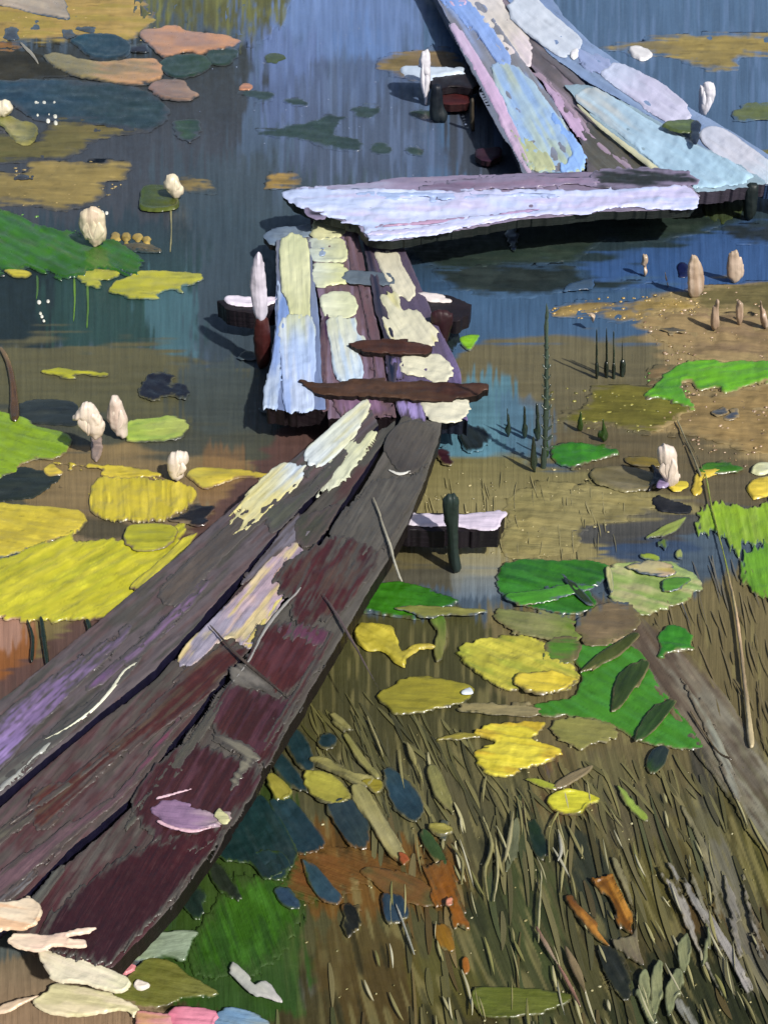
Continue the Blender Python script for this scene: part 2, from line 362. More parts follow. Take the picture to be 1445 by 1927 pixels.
    def padr(a, t, b): return np.concatenate([t[None], a, b[None]], 0)
    WX = padc(wx, np.full(len(ys), -far), np.full(len(ys), far)); WY = padc(wy, wy[:, 0], wy[:, -1])
    WX = padr(WX, WX[0], WX[-1]); WY = padr(WY, np.full(WX.shape[1], far), np.full(WX.shape[1], -60.0))
    HZ = np.pad(hz, 1, mode='edge'); U = np.pad(gx, 1, mode='edge'); VV = np.pad(gy, 1, mode='edge')
    CC = np.pad(c3, ((1, 1), (1, 1), (0, 0)), mode='edge')
    n, m = WX.shape; idx = np.arange(n*m).reshape(n, m)
    F = np.stack([idx[1:, :-1], idx[1:, 1:], idx[:-1, 1:], idx[:-1, :-1]], -1).reshape(-1, 4)
    V = np.stack([WX, WY, HZ], -1).reshape(-1, 3)
    ln = np.pad(shift, 1, mode='edge')
    uv = np.stack([VV, U-ln], -1).reshape(-1, 2)
    o = link('water', V, F, CC.reshape(-1, 3), uv, M_WATER)
    o['kind'] = 'structure'
water()
# ---------------------------------------------------------------- the plank walk: every plank a thing, its paint its parts
NEARG = 'weathered planks of the near walkway'; MIDG = 'planks of the middle landing'; FARG = 'planks of the far walkway'
SOFTU = {}
def plank(pts, col, z, label, group, ang, drop=.045, side='1c1418', mix=None, rag=2, **k):
    return tag(dab('plank', pts, col, ang, z, 3, rag, 0, mix, .7, M_WOOD, smooth=False, drop=drop, side=side, br=1.1, rim=.1, step=3, vs=.75, gain=1.12, **k), label, 'plank', group)
def coat(p, pts, col, ang, z, dry=0, mix=None, rag=5, th=3, br=1.8, name='paint_patch', step=2.5, label=None, rim=.5, ma=.6, mat=None):
    sft, und, g, vs = 0, None, np.array([1.22, 1.25, 1.30]), .45
    if name in ('maroon_patch', 'mauve_patch', 'violet_streak', 'bare_patch', 'plum_patch', 'bare_edge', 'mauve_streak', 'dark_streak', 'lilac_streak', 'round_knot'):
        g, vs, rim, th, br = 1.0, .8, .05, .7, br*.8
        if p in SOFTU: sft, und = (13 if name != 'round_knot' else 5), SOFTU[p]
    if name == 'maroon_patch': g = np.array([1.0, .88, .74])
    if name in ('yellow_streak', 'peach_streak'): sft, und, th = 5, '8f8896', 1
    o = dab(name, pts, col, ang, z+.0042, th, rag, dry*.8, mix, ma, mat or M_PAINT, br=br, rim=rim, parent=p, step=step, soft=sft, under=und, vs=vs, gain=g)
    if label: o['label'] = label
    return o
# --- near walkway, three long planks running off to the lower left
zA = .10
A = plank([(700, 772), (712, 800), (640, 872), (560, 958), (480, 1052), (360, 1188), (290, 1262), (130, 1392), (0, 1500), (-260, 1700), (-330, 1560), (0, 1318), (150, 1200), (350, 1032), (480, 920), (600, 825), (650, 775)],
      '524e4f 5d5558 595358', zA, 'grey plank streaked with violet, furthest left of the long near planks', NEARG, -41, side='17152c', mix='5d4c4c 45463f')
SOFTU[A] = '54504e'
coat(A, [(575, 845), (600, 820), (650, 775), (690, 750), (697, 765), (680, 800), (640, 850), (605, 875), (580, 870)], 'bfc6c6 c6cabc c4c4b0', -42, zA, mix='ccc272', rag=4, ma=.35)
coat(A, [(440, 960), (500, 890), (545, 872), (572, 880), (560, 918), (510, 960), (460, 1000), (430, 1000)], 'beb480 c8c292 b9c4ce', -42, zA, dry=-.8, mix='ccbc66', rag=6, ma=.4)
coat(A, [(-220, 1540), (-60, 1400), (0, 1350), (60, 1300), (150, 1235), (240, 1175), (235, 1210), (165, 1275), (95, 1345), (30, 1415), (0, 1445), (-180, 1600)], '8a74a4 8f7aae 846f9a 6a5c70', -42, zA, dry=.6, name='violet_streak', th=1.2, rim=.1)
coat(A, [(230, 1235), (290, 1180), (370, 1100), (395, 1095), (360, 1140), (300, 1200), (245, 1250)], '75627e 866a90 76607e', -42, zA, dry=.7, name='violet_streak', th=1.2, rim=.1)
coat(A, [(0, 1455), (90, 1380), (160, 1330), (260, 1240), (250, 1262), (160, 1350), (95, 1410), (20, 1470), (-20, 1490)], '6d6d66 4c4f4c 50504d', -40, zA, dry=.5, name='bare_patch', th=1.2, rim=.1)
coat(A, L([(86, 1391), (130, 1368), (180, 1330), (215, 1290), (235, 1262), (258, 1246)], 3, 3, 7), 'cfcdb0 d8d6bd b8b6a0', -40, zA, rag=1, name='pale_edge_ridge', th=4, rim=0)  # highlight along the plank, painted as a pale ridge
coat(A, L([(0, 1484), (50, 1440), (92, 1402)], 9, 5), '8a8b86 9a9b92', -40, zA, rag=5, name='pale_edge_ridge', dry=.3, th=3)
coat(A, [(300, 1110), (400, 1010), (470, 950), (560, 890), (590, 880), (500, 975), (420, 1050), (340, 1135)], '5f564f 564f4a 50504a', -44, zA, dry=.6, name='bare_patch', th=1, rim=.1)
B = plank([(712, 812), (745, 790), (738, 812), (690, 880), (640, 955), (590, 1030), (545, 1108), (490, 1172), (440, 1248), (340, 1380), (250, 1502), (130, 1600), (40, 1695), (-160, 1850), (-240, 1710), (0, 1520), (135, 1402), (300, 1272), (372, 1196), (492, 1062), (572, 968), (650, 882)],
      '5a4a4c 59494a 4d4b45 4c4b46', zA-.004, 'purple brown middle plank of the near walkway with a lilac painted patch', NEARG, -48, side='17152c', mix='4a2c2e 4f4b46')
SOFTU[B] = '544b48'
coat(B, [(337, 1248), (345, 1215), (425, 1140), (500, 1060), (548, 1022), (568, 1030), (572, 1055), (548, 1095), (500, 1180), (468, 1215), (425, 1200), (372, 1245), (350, 1252)], '857f8c 8f8896 a5919a 9c8a96', -50, zA-.004, mix='c2a58c cdbb70', rag=4, br=2.6)
coat(B, L([(560, 1070), (520, 1135), (470, 1212)], 7, 16), 'c9b46a cfc070 d4c86a', -53, zA-.003, dry=.3, rag=5, name='yellow_streak', th=1.5)
coat(B, L([(545, 1040), (515, 1090), (470, 1150)], 6, 12), 'b98f7c bd9a86', -53, zA-.003, dry=.5, rag=5, name='peach_streak', th=1.5)
coat(B, [(600, 985), (640, 930), (600, 985), (560, 1025), (520, 1045), (480, 1085), (455, 1095), (510, 1020), (560, 965)], '7b7682 6f6b74', -50, zA-.004, dry=.7, name='lilac_streak', th=1, rim=.1)
coat(B, [(592, 930), (612, 905), (625, 860), (660, 825), (703, 813), (700, 835), (665, 885), (640, 915), (605, 935)], 'b9baa4 c0c2a6 c9c9a0', -48, zA-.004, dry=-1.0, rag=7, br=2.6)
coat(B, [(60, 1490), (150, 1450), (290, 1330), (360, 1245), (430, 1215), (462, 1232), (380, 1320), (290, 1380), (180, 1460), (80, 1560)], '50302e 4c2b2c 4a2a2c', -42, zA-.004, mix='5c5249', rag=8, name='maroon_patch', th=1.5, rim=.1, ma=.8)
coat(B, [(-100, 1700), (0, 1640), (110, 1560), (210, 1500), (290, 1400), (345, 1345), (300, 1410), (240, 1490), (120, 1590), (30, 1670), (-80, 1760)], '685258 6b535a 6f3f52', -42, zA-.004, rag=6, name='mauve_patch', th=1.5, rim=.1)
coat(B, [(-60, 1600), (0, 1560), (70, 1520), (60, 1545), (0, 1590), (-40, 1640)], '5d5a4c 55524a', -42, zA-.004, rag=8, name='bare_patch', th=1, rim=.1)
coat(B, [(-60, 1730), (0, 1688), (60, 1640), (60, 1655), (20, 1695), (-60, 1750)], '6c6c72 77767a', -42, zA-.004, rag=8, name='bare_patch', th=1, rim=.1, dry=.5)
Cc = plank([(757, 782), (832, 796), (822, 840), (800, 905), (765, 985), (735, 1045), (690, 1118), (640, 1205), (600, 1275), (545, 1365), (480, 1475), (415, 1580), (330, 1700), (212, 1822), (120, 1800), (60, 1775), (22, 1745), (45, 1700), (140, 1615), (262, 1508), (352, 1388), (452, 1256), (500, 1182), (555, 1118), (600, 1040), (652, 962), (700, 888)],
      '4a2c30 4d4642 53504a 54514a', zA+.003, 'broad grey plank blotched with maroon, on the right side of the near walkway', NEARG, -56, mix='5c5853', drop=.034, side='1a1412')
SOFTU[Cc] = '514d48'
def mc(pts, col, **k): return coat(Cc, pts, col, -60, zA+.003, name='maroon_patch', th=1.6, rim=.15, rag=9, **k)
coat(Cc, [(745, 880), (722, 840), (738, 805), (775, 790), (815, 800), (818, 830), (800, 870), (770, 892)], '4c4743 56514b 5a554c', -60, zA+.003, name='round_knot', th=2, rim=.4, rag=2)
coat(Cc, L([(733, 884), (752, 891), (772, 886)], 2, 2, 5), 'cdcabf', 0, zA+.004, name='pale_edge_ridge', th=3, rag=0, rim=0)  # lit lower edge of the knot, painted as a pale crescent
mc([(520, 1080), (600, 1020), (660, 1010), (712, 1035), (700, 1075), (655, 1140), (610, 1165), (560, 1180), (540, 1130)], '46262b 4c262c 42252b', dry=.5, mix='55504b')
mc([(475, 1215), (485, 1180), (512, 1172), (612, 1185), (602, 1225), (560, 1290), (520, 1300), (462, 1252)], '4e2a2c 4a262b 47242a', mix='5c3a46')
coat(Cc, [(520, 1180), (560, 1172), (615, 1185), (600, 1215), (560, 1205), (530, 1200)], '6c4258 5c3548', -60, zA+.004, name='plum_patch', th=1.2, rim=.1, rag=8)
mc([(395, 1360), (415, 1300), (455, 1285), (560, 1320), (535, 1370), (500, 1440), (430, 1400)], '482a2c 3f2428 3b2226', mix='55384a')
mc([(250, 1500), (330, 1410), (390, 1400), (455, 1430), (488, 1435), (470, 1500), (400, 1590), (330, 1600), (270, 1560)], '40242a 42262c 3c2227', mix='573b4c')
mc([(100, 1790), (70, 1765), (120, 1700), (220, 1620), (330, 1570), (425, 1560), (330, 1690), (240, 1780), (205, 1812), (150, 1802)], '37202a 3a1f27 401f26')
coat(Cc, [(285, 1522), (325, 1502), (360, 1515), (400, 1530), (432, 1530), (425, 1548), (380, 1560), (320, 1556)], '7a6078 856a84 9a8a86', 5, zA+.005, name='lilac_fleck', th=4, rag=4, rim=1.0)
coat(Cc, [(400, 1385), (440, 1390), (480, 1410), (490, 1425), (465, 1450), (440, 1485), (432, 1480), (445, 1445), (455, 1425), (420, 1402)], '7a766a 84806f', 30, zA+.004, name='bare_patch', th=2, rag=6)
coat(Cc, [(432, 1262), (450, 1250), (490, 1270), (528, 1300), (520, 1312), (470, 1290), (440, 1288)], '7b776f 706b66', 35, zA+.004, name='bare_patch', th=2, rag=6, dry=.4)
coat(Cc, L([(440, 1282), (470, 1240), (505, 1175), (560, 1112)], 3, 4, 6), '8d8a85', -55, zA+.004, rag=1, name='pale_edge_ridge', th=3, rim=0, dry=.3)
coat(Cc, [(35, 1720), (90, 1650), (125, 1625), (100, 1665), (70, 1705), (45, 1730)], '5f5f58 66665e', -50, zA+.004, name='bare_patch', th=1.4, rag=5)
coat(Cc, [(620, 1010), (700, 905), (770, 900), (800, 860), (790, 915), (740, 1010), (700, 1040)], '595650 5d5a53', -60, zA+.003, name='bare_patch', th=1, rag=8, dry=.5, rim=.05)
dab('fallen_twig', L([(400, 1180), (440, 1225), (478, 1258), (540, 1310)], 2, 2, 5), '5b554e 4a3a38 4f4b45', 40, zA+.012, 7, 1, mat=M_WOOD, rim=0)
tag(bpy.data.objects['fallen_twig'], 'thin brown twig lying across the middle and right near planks', 'twig')
# a bent dry stalk lying on the right plank
t = tag(dab('dry_stalk', L([(703, 935), (720, 985), (735, 1030), (748, 1075), (756, 1092)], 2.5, 3, 5), 'a09a86 c8c4b0', 60, zA+.016, 6, 1, mat=M_BLADE, rim=0), 'pale dry stalk leaning over the right edge of the grey near plank', 'stalk', 'dry stalks')
t = tag(dab('dry_stalk', L([(610, 1120), (640, 1165), (665, 1210), (710, 1290)], 2, 2, 6), '5a4a46 6b5c5a 504a40', 55, zA+.016, 5, 1, mat=M_BLADE, rim=.3), 'brown dry stalk leaning off the maroon blotched plank beside the yellow flower', 'stalk', 'dry stalks')

# --- middle landing
zM = .10
MA = plank([(520, 452), (585, 445), (590, 520), (600, 600), (606, 700), (612, 770), (560, 775), (500, 768), (510, 690), (518, 600)], '6b6a70 7585a8 6f80a8', zM,
      'cream and light blue painted plank at the left edge of the middle landing', MIDG, 88)
coat(MA, [(525, 470), (535, 445), (555, 438), (574, 445), (582, 480), (585, 540), (584, 592), (565, 600), (545, 588), (530, 530)], 'c3c69a cccca2 c2c394', 88, zM, rag=4)
coat(MA, [(530, 600), (560, 590), (585, 600), (593, 640), (592, 700), (590, 770), (565, 774), (535, 770), (528, 700), (525, 650)], 'bcc1a6 a7bada a2b4d8 8fa4cf', 88, zM+.001, mix='c2cbd8', rag=5)
coat(MA, [(522, 530), (535, 560), (545, 600), (530, 640), (528, 700), (520, 765), (503, 768), (496, 758), (508, 690), (520, 620)], '6681b6 8098c8 9aacca', 95, zM, mix='b4bfca', rag=6)
MB = plank([(583, 405), (668, 405), (680, 470), (700, 560), (715, 640), (745, 784), (618, 788), (612, 700), (604, 600), (592, 500)], '6e5c60 6a5459 705c6a', zM-.006,
      'mauve brown middle plank of the landing with a column of cream paint dabs', MIDG, 85, mix='5a4650 84748a')
SOFTU[MB] = '6a5459'
coat(MB, [(587, 415), (600, 410), (640, 412), (650, 430), (636, 448), (590, 450)], 'b9b78e c3c194', 3, zM-.006, rag=5, br=2.6)
coat(MB, [(582, 450), (640, 448), (652, 470), (648, 492), (620, 494), (585, 490)], 'b4bdb4 c4c59a', 3, zM-.006, rag=5, br=2.6)
coat(MB, [(588, 502), (620, 496), (650, 500), (658, 518), (645, 535), (600, 538), (587, 525)], 'c3c8b4 c5c690', 3, zM-.005, rag=5)
coat(MB, [(603, 560), (625, 549), (655, 551), (672, 570), (668, 592), (640, 600), (612, 592)], 'cdcfb4 c9cba4', 3, zM-.005, rag=3)
coat(MB, [(613, 605), (640, 596), (668, 600), (672, 620), (685, 635), (690, 648), (676, 660), (684, 690), (676, 716), (640, 719), (625, 690), (622, 650)], 'c6c9b0 c9cdc0 bccbd8', 80, zM-.005, mix='a9bfd8', rag=4)
coat(MB, [(625, 600), (615, 640), (613, 715), (602, 700), (599, 640), (605, 600)], '3b1c40 2a1530', 90, zM-.005, name='dark_streak', th=1, rim=.1)
coat(MB, L([(608, 700), (615, 740), (612, 770)], 8, 14), '2c1a28', 90, zM-.005, name='dark_streak', th=1, rim=.1)
MC = plank([(692, 452), (760, 468), (800, 560), (828, 620), (866, 700), (880, 790), (757, 784), (738, 700), (716, 590)], '4d4450 564c60 6e6290', zM-.002,
      'dark plank with four big cream paint dabs on the right of the landing', MIDG, 70, side='121a2c')
SOFTU[MC] = '4d4450'
coat(MC, [(703, 480), (712, 472), (748, 474), (757, 500), (775, 525), (784, 548), (770, 562), (742, 552), (722, 520)], 'c9c2a8 cfc8ae', 62, zM-.002, rag=4)
coat(MC, [(708, 570), (725, 553), (745, 552), (760, 580), (785, 582), (805, 602), (822, 625), (820, 646), (790, 656), (750, 650), (728, 625)], 'c3bf9c cbc6aa cdc7ac', 55, zM-.001, mix='c0b878', rag=4, br=2.6)
coat(MC, [(750, 685), (768, 668), (830, 668), (852, 695), (848, 710), (825, 722), (790, 708), (755, 705)], 'cdc8ac cfcab0', 8, zM-.001, rag=5, br=2.6)
coat(MC, [(792, 760), (800, 740), (835, 738), (878, 752), (880, 775), (862, 792), (830, 794), (800, 782)], 'cac5ad cdc8b0', 8, zM, rag=4, br=2.6)
coat(MC, [(684, 455), (700, 470), (712, 520), (735, 600), (748, 690), (735, 740), (720, 640), (706, 580), (690, 500)], '141c34 0f1830', 80, zM, name='dark_streak', th=1, rim=.1, rag=3)
coat(MC, [(745, 755), (790, 755), (800, 790), (775, 785), (752, 775)], '9c8cc4 a898d0', 80, zM, name='violet_streak', th=2, rag=8)
coat(MC, [(728, 675), (752, 675), (760, 708), (740, 710)], '7f73a8', 80, zM, name='violet_streak', th=2, rag=8)
def batten(pts, col, label, z=zM+.012, **k):
    return tag(dab('batten', pts, col, 2, z, 4, 4, 0, None, .6, M_WOOD, drop=.018, side='1a100c', br=2.6, rim=.5, **k), label, 'batten', 'battens across the landing')
batten([(655, 645), (690, 638), (742, 636), (790, 645), (815, 653), (800, 668), (750, 670), (700, 662), (670, 655)], '4a2e22 41241b', 'short dark brown batten nailed across the right half of the landing')
batten([(560, 716), (620, 720), (700, 712), (780, 718), (850, 722), (915, 722), (905, 742), (860, 750), (800, 752), (700, 745), (610, 742), (580, 730)], '4b3424 4a3527 3f241c', 'long dark brown batten across the foot of the landing')
batten([(500, 436), (525, 428), (588, 422), (592, 440), (560, 450), (515, 462), (502, 450)], '6d7f96 8090a0', 'short blue grey batten end at the upper left corner of the landing', z=zM-.01)
batten([(650, 512), (680, 508), (730, 514), (742, 524), (738, 536), (700, 538), (652, 532)], '66737f 5a6775', 'blue grey batten between the cream dabs of the landing', z=zM+.002)
# --- the cross plank
zX = .15
X = plank([(532, 362), (560, 352), (650, 348), (760, 334), (1000, 326), (1130, 322), (1290, 340), (1316, 368), (1300, 392), (1100, 402), (980, 414), (840, 436), (740, 455), (692, 450), (672, 424), (615, 408), (560, 388)],
      '9fa3c0 8f84a0 857890 8a8198', zX, 'wide white and lavender plank laid crosswise above the landing', FARG, -2, drop=.028, side='1c2320')
SOFTU[X] = '8f84a0'
coat(X, [(535, 372), (540, 360), (600, 352), (700, 356), (900, 358), (1100, 356), (1280, 352), (1312, 372), (1300, 390), (1180, 392), (1080, 402), (980, 408), (880, 428), (740, 452), (695, 450), (680, 428), (625, 408), (560, 388)], 'bfc8e6 c6cdea c2c6e8 c6c9ec', -2, zX+.001, mix='b0c0e0 c2b6d4', rag=5, br=2.4)
coat(X, [(800, 345), (900, 334), (1000, 330), (1110, 332), (1130, 345), (1000, 356), (880, 362), (780, 362)], '70607a 8f7a94 94809c', -2, zX+.002, name='mauve_patch', rag=9, th=1.5)
coat(X, [(1112, 322), (1180, 312), (1290, 322), (1310, 345), (1240, 352), (1130, 352)], '2b2d25 23241f', 2, zX+.002, name='dark_streak', rag=7, th=1.5)
coat(X, [(578, 388), (612, 394), (612, 412), (596, 414), (575, 404)], '241a20', 0, zX+.002, name='dark_streak', rag=4, th=1.5)
# --- far walkway
zF = .12
F1 = plank([(790, -60), (868, -60), (905, 0), (960, 80), (1040, 190), (1098, 285), (1100, 318), (1060, 330), (1000, 334), (978, 300), (950, 230), (905, 140), (850, 50)], '8796c0 7f8494 74727a', zF,
      'light blue and pink plank at the left edge of the far walkway', FARG, 60, side='10182c', mix='8fa8d8 7a7a80', drop=.05)
SOFTU[F1] = '7c8498'
coat(F1, [(925, 130), (955, 118), (1000, 150), (1040, 205), (1080, 262), (1100, 300), (1092, 322), (1060, 328), (1020, 325), (990, 312), (965, 240)], 'a9b5a6 9fb8cc a9bbb8 a9b79c', 60, zF, mix='86a8dc', rag=4)
coat(F1, [(1040, 215), (1068, 245), (1098, 290), (1100, 315), (1085, 325), (1050, 322), (1070, 290)], '7fa4de 8db0e4', 62, zF+.001, rag=7)
coat(F1, [(820, -20), (860, -20), (930, 60), (960, 110), (940, 120), (900, 70), (850, 20)], '7c9ad4 89a3d6', 55, zF, rag=6, dry=.4)
coat(F1, [(845, 45), (870, 60), (925, 150), (965, 230), (1000, 318), (985, 315), (940, 225), (890, 130)], 'c7b2cc c4a6c4 b8a4b8', 62, zF+.001, rag=4, name='pink_streak', dry=.3)
coat(F1, [(848, 0), (875, 0), (876, 14), (850, 18)], 'cbb0cc', 0, zF+.001, rag=5, name='pink_streak')
F2 = plank([(868, -60), (945, -60), (975, 20), (1050, 110), (1120, 178), (1200, 240), (1300, 300), (1350, 345), (1240, 345), (1106, 332), (1104, 285), (1044, 185), (966, 78), (905, -4)], '857c84 6c6468 635d5e 585650', zF-.006,
      'taupe plank with one cream dab, second from the left of the far walkway', FARG, 42, side='2a2626', mix='58545a 8f8292')
SOFTU[F2] = '676064'
coat(F2, [(876, -8), (930, -12), (965, 40), (1003, 90), (988, 128), (950, 108), (905, 50), (880, 20)], 'd4ccc8 d2c8bc dccdd0', 50, zF-.006, rag=5)
coat(F2, [(1020, 150), (1045, 165), (1085, 215), (1110, 262), (1085, 262), (1050, 205)], 'b398b4 c0a2c0', 52, zF-.005, name='pink_streak', rag=8, dry=.4, th=1.5)
coat(F2, [(1095, 245), (1130, 235), (1200, 285), (1250, 335), (1160, 335), (1104, 320)], '58554a 5c584b', 45, zF-.005, name='bare_patch', rag=8, th=1.5)
F3 = plank([(1060, 160), (1100, 158), (1200, 205), (1320, 275), (1425, 325), (1445, 345), (1380, 356), (1310, 362), (1240, 330), (1130, 235)], '8fa8b8 8aa2b4', zF+.006,
      'pale turquoise painted plank, third from the left of the far walkway', FARG, 35, side='39343f')
coat(F3, [(1083, 182), (1095, 168), (1125, 168), (1200, 212), (1300, 268), (1410, 322), (1408, 340), (1365, 350), (1300, 352), (1265, 338), (1180, 262), (1100, 202)], 'b4b6b2 a0b9ca 9cb9cc a2c0d0', 35, zF+.007, mix='aac6d8', rag=3, br=2.4)
coat(F3, L([(1090, 200), (1130, 238), (1200, 292), (1262, 340)], 5, 12), 'c6c2a0 c8c6a2', 38, zF+.009, rag=2, name='cream_streak', th=3)
F4 = plank([(935, -40), (1005, -50), (1060, 30), (1110, 80), (1200, 140), (1300, 205), (1400, 262), (1500, 325), (1500, 352), (1440, 348), (1330, 285), (1200, 205), (1100, 152), (1050, 115), (985, 60)], '7d93bc 8097bd 7f95ba', zF,
      'blue plank with three long white dabs at the right edge of the far walkway', FARG, 35, side='2e4468', drop=.05)
coat(F4, [(955, 18), (965, 0), (1000, -8), (1045, 30), (1092, 70), (1088, 95), (1055, 107), (1020, 85), (975, 50)], 'c2c9d4 c6ccd6 bfc6d2', 37, zF+.001, rag=3)
coat(F4, [(1132, 142), (1140, 128), (1165, 118), (1215, 140), (1270, 175), (1298, 210), (1290, 230), (1250, 228), (1190, 185)], 'bfc6dc c0bdd4 c4c2d6', 34, zF+.001, rag=3)
coat(F4, [(1315, 250), (1335, 238), (1370, 245), (1420, 282), (1480, 330), (1450, 345), (1400, 335), (1340, 290)], 'bfc2d0 c0c0ca b6c6d4', 34, zF+.001, rag=3)
coat(F4, [(1085, 90), (1130, 105), (1150, 122), (1130, 140), (1090, 120)], '8c9ac0 95a0c4', 35, zF+.001, rag=6, name='blue_patch', th=1.5)
coat(F4, [(1072, 98), (1086, 90), (1088, 104), (1078, 112)], 'ece8ee', 0, zF+.003, rag=1, name='white_fleck', th=4)
# --- cross bearers that poke out beside the planks, and their stakes
def bearer(top, tcol, front, label, z, drop=.05):
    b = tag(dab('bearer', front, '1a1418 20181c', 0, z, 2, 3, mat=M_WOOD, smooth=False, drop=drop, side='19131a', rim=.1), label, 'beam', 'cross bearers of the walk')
    coat(b, top, tcol, 2, z, rag=3, name='pale_edge', th=5, rim=.8)  # light on the bearer's top, painted on as a pale strip
    return b
bearer([(422, 562), (432, 556), (470, 560), (522, 558), (520, 570), (480, 575), (430, 572)], 'dcd2dc d6c8d2', [(410, 566), (500, 556), (524, 560), (522, 584), (470, 588), (425, 584)], 'dark bearer end with a white rim left of the landing', .09)
bearer([(783, 552), (820, 553), (848, 562), (843, 568), (800, 563)], 'ddd2cc d8ccc4', [(772, 553), (840, 553), (888, 572), (884, 590), (860, 606), (800, 598), (780, 575)], 'dark bearer end with a white rim right of the landing', .09, .04)
bearer([(757, 966), (850, 968), (948, 962), (946, 978), (930, 998), (895, 998), (850, 990), (800, 990), (760, 982)], 'cfc6cc bcb0be c9bcca', [(752, 966), (850, 964), (948, 968), (938, 1000), (860, 1000), (756, 996)], 'long dark bearer with a pale top jutting right of the near walkway', .085, .045)
bearer([(752, 132), (775, 124), (820, 127), (872, 126), (870, 138), (820, 146), (795, 152), (765, 143)], 'b9c6d4 c4cfda', [(800, 140), (876, 132), (905, 150), (890, 168), (818, 166)], 'small dark bearer with a white top left of the far walkway', .09, .03)
def stake(foot, parts, label, off=0):
    t = thing('stake', foot[0], foot[1], label, 'stake', 'stakes beside the walk')
    for nm, pts, col, dp in parts: dab(nm, pts, col, 88, up=foot[1], depth=dp, rag=2, mat=M_WOOD, parent=t, rim=.2, step=2, off=off)
    return t
stake((492, 692), [('shaft', [(480, 598), (503, 596), (510, 640), (508, 680), (498, 692), (484, 684), (478, 640)], '4a2220 401a1a 30140f', 12),
                   ('white_top', [(474, 500), (484, 477), (494, 486), (500, 530), (504, 565), (500, 598), (484, 600), (472, 550)], 'd9d2e0 dcd5e2', 12)], 'white topped maroon stake at the left bearer beside the landing')
stake((832, 666), [('shaft', [(812, 590), (850, 590), (845, 630), (832, 666), (822, 660)], '33191f 2a141a', 10)], 'short maroon stake under the right bearer of the landing')
stake((856, 1076), [('shaft', [(832, 950), (836, 934), (850, 930), (863, 940), (861, 1000), (864, 1040), (868, 1070), (858, 1076), (848, 1070), (843, 1042), (840, 1000)], '263430 2a3733 1f2c2a', 10)], 'dark green round topped stake through the bearer beside the near walkway')
stake((1408, 414), [('shaft', [(1402, 352), (1425, 348), (1420, 400), (1408, 414), (1398, 400)], '1d2728 1a2422', 10)], 'dark stake under the right corner of the far walkway')
stake((832, 230), [('shaft', [(812, 165), (830, 160), (833, 200), (842, 215), (838, 228), (825, 230), (810, 220)], '161c28 222b30', 10)], 'dark navy stake under the small bearer left of the far walkway')
stake((890, 246), [('shaft', [(884, 190), (892, 190), (892, 246), (884, 240)], '4a4236 403c34', 6)], 'thin brown stake left of the far walkway')
tag(dab('wooden_block', [(832, 172), (835, 160), (860, 152), (878, 156), (884, 185), (876, 196), (845, 198), (830, 192)], '3f1c1e 4b1c1c', 0, .05, 6, 3, mat=M_WOOD, drop=.03, side='2a1012'), 'maroon wooden block under the small bearer of the far walkway', 'block', 'maroon wooden blocks')
tag(dab('wooden_block', [(896, 282), (915, 279), (940, 277), (943, 292), (925, 303), (905, 301), (895, 295)], '331a2a 2f1725', 0, .03, 5, 2, mat=M_WOOD, drop=.02, side='200d18'), 'small maroon block afloat left of the cross plank', 'block', 'maroon wooden blocks')

coat(A, [(160, 1290), (230, 1235), (330, 1150), (345, 1160), (260, 1225), (190, 1290)], '7a5d86 6d5a76', -42, zA, dry=.6, name='violet_streak', th=1.2, rim=.1)
coat(A, [(-40, 1500), (40, 1420), (150, 1330), (210, 1290), (160, 1350), (60, 1430), (-20, 1500)], '454744 4a4b48', -42, zA-.0005, dry=.6, name='bare_patch', th=1, rim=.1)
coat(A, [(500, 960), (560, 930), (610, 880), (650, 850), (640, 872), (590, 930), (520, 1000)], '52544a 4b4d42', -42, zA, dry=.6, name='bare_patch', th=1, rim=.1)
coat(B, [(560, 975), (600, 960), (640, 945), (620, 990), (580, 1030), (560, 1020)], '4a4a3e 45453a', -50, zA-.003, dry=.6, name='bare_patch', th=1, rim=.1)
coat(B, L([(30, 1540), (120, 1480), (230, 1400)], 3, 8, 12), '5c5a50 56544a', -38, zA-.003, dry=.5, name='bare_patch', th=1, rim=.1)
coat(Cc, L([(250, 1545), (310, 1470), (360, 1400), (420, 1320)], 10, 18, 26), '57564c 5c594f', -55, zA+.003, dry=.4, name='bare_patch', th=1, rim=.1, rag=10)
coat(Cc, L([(500, 1400), (545, 1330), (590, 1260), (620, 1195)], 10, 12, 22), '4c2c2e 532f33', -60, zA+.004, dry=.4, name='maroon_patch', th=1, rim=.1, rag=8)
coat(Cc, L([(300, 1500), (345, 1488), (360, 1484)], 3, 2), 'c0a0a8', -10, zA+.010, name='pale_edge_ridge', th=4, rag=1, rim=0)
coat(Cc, L([(300, 1545), (330, 1558), (370, 1562), (400, 1556)], 3, 3, 5), 'c8a4ac', 5, zA+.010, name='pale_edge_ridge', th=5, rag=2, rim=0)
coat(Cc, [(404, 1536), (412, 1518), (424, 1530), (434, 1542), (420, 1548)], 'b0ae80 bcb88a', 0, zA+.010, name='cream_fleck', th=5, rag=3)
coat(MB, L([(655, 420), (668, 500), (700, 620), (716, 720)], 12, 20, 16), '8a7484 6a4e52 77627a', 82, zM-.005, dry=.3, name='mauve_streak', th=1.2, rim=.1, rag=6)
coat(MB, [(630, 740), (680, 730), (735, 760), (740, 784), (690, 784), (640, 775)], '705a70 8a6c88 5c4454', 80, zM-.004, name='mauve_patch', th=1.2, rim=.1, rag=8)
coat(MB, L([(604, 470), (608, 480)], 10, 10), '8a9ab0', 0, zM-.002, name='blue_fleck', th=1.5)
coat(X, L([(700, 440), (800, 432), (880, 416), (960, 404)], 5, 5, 14), 'c4c0de bcc4e4', -6, zX+.004, name='paint_patch', th=3, rag=4, dry=.3)
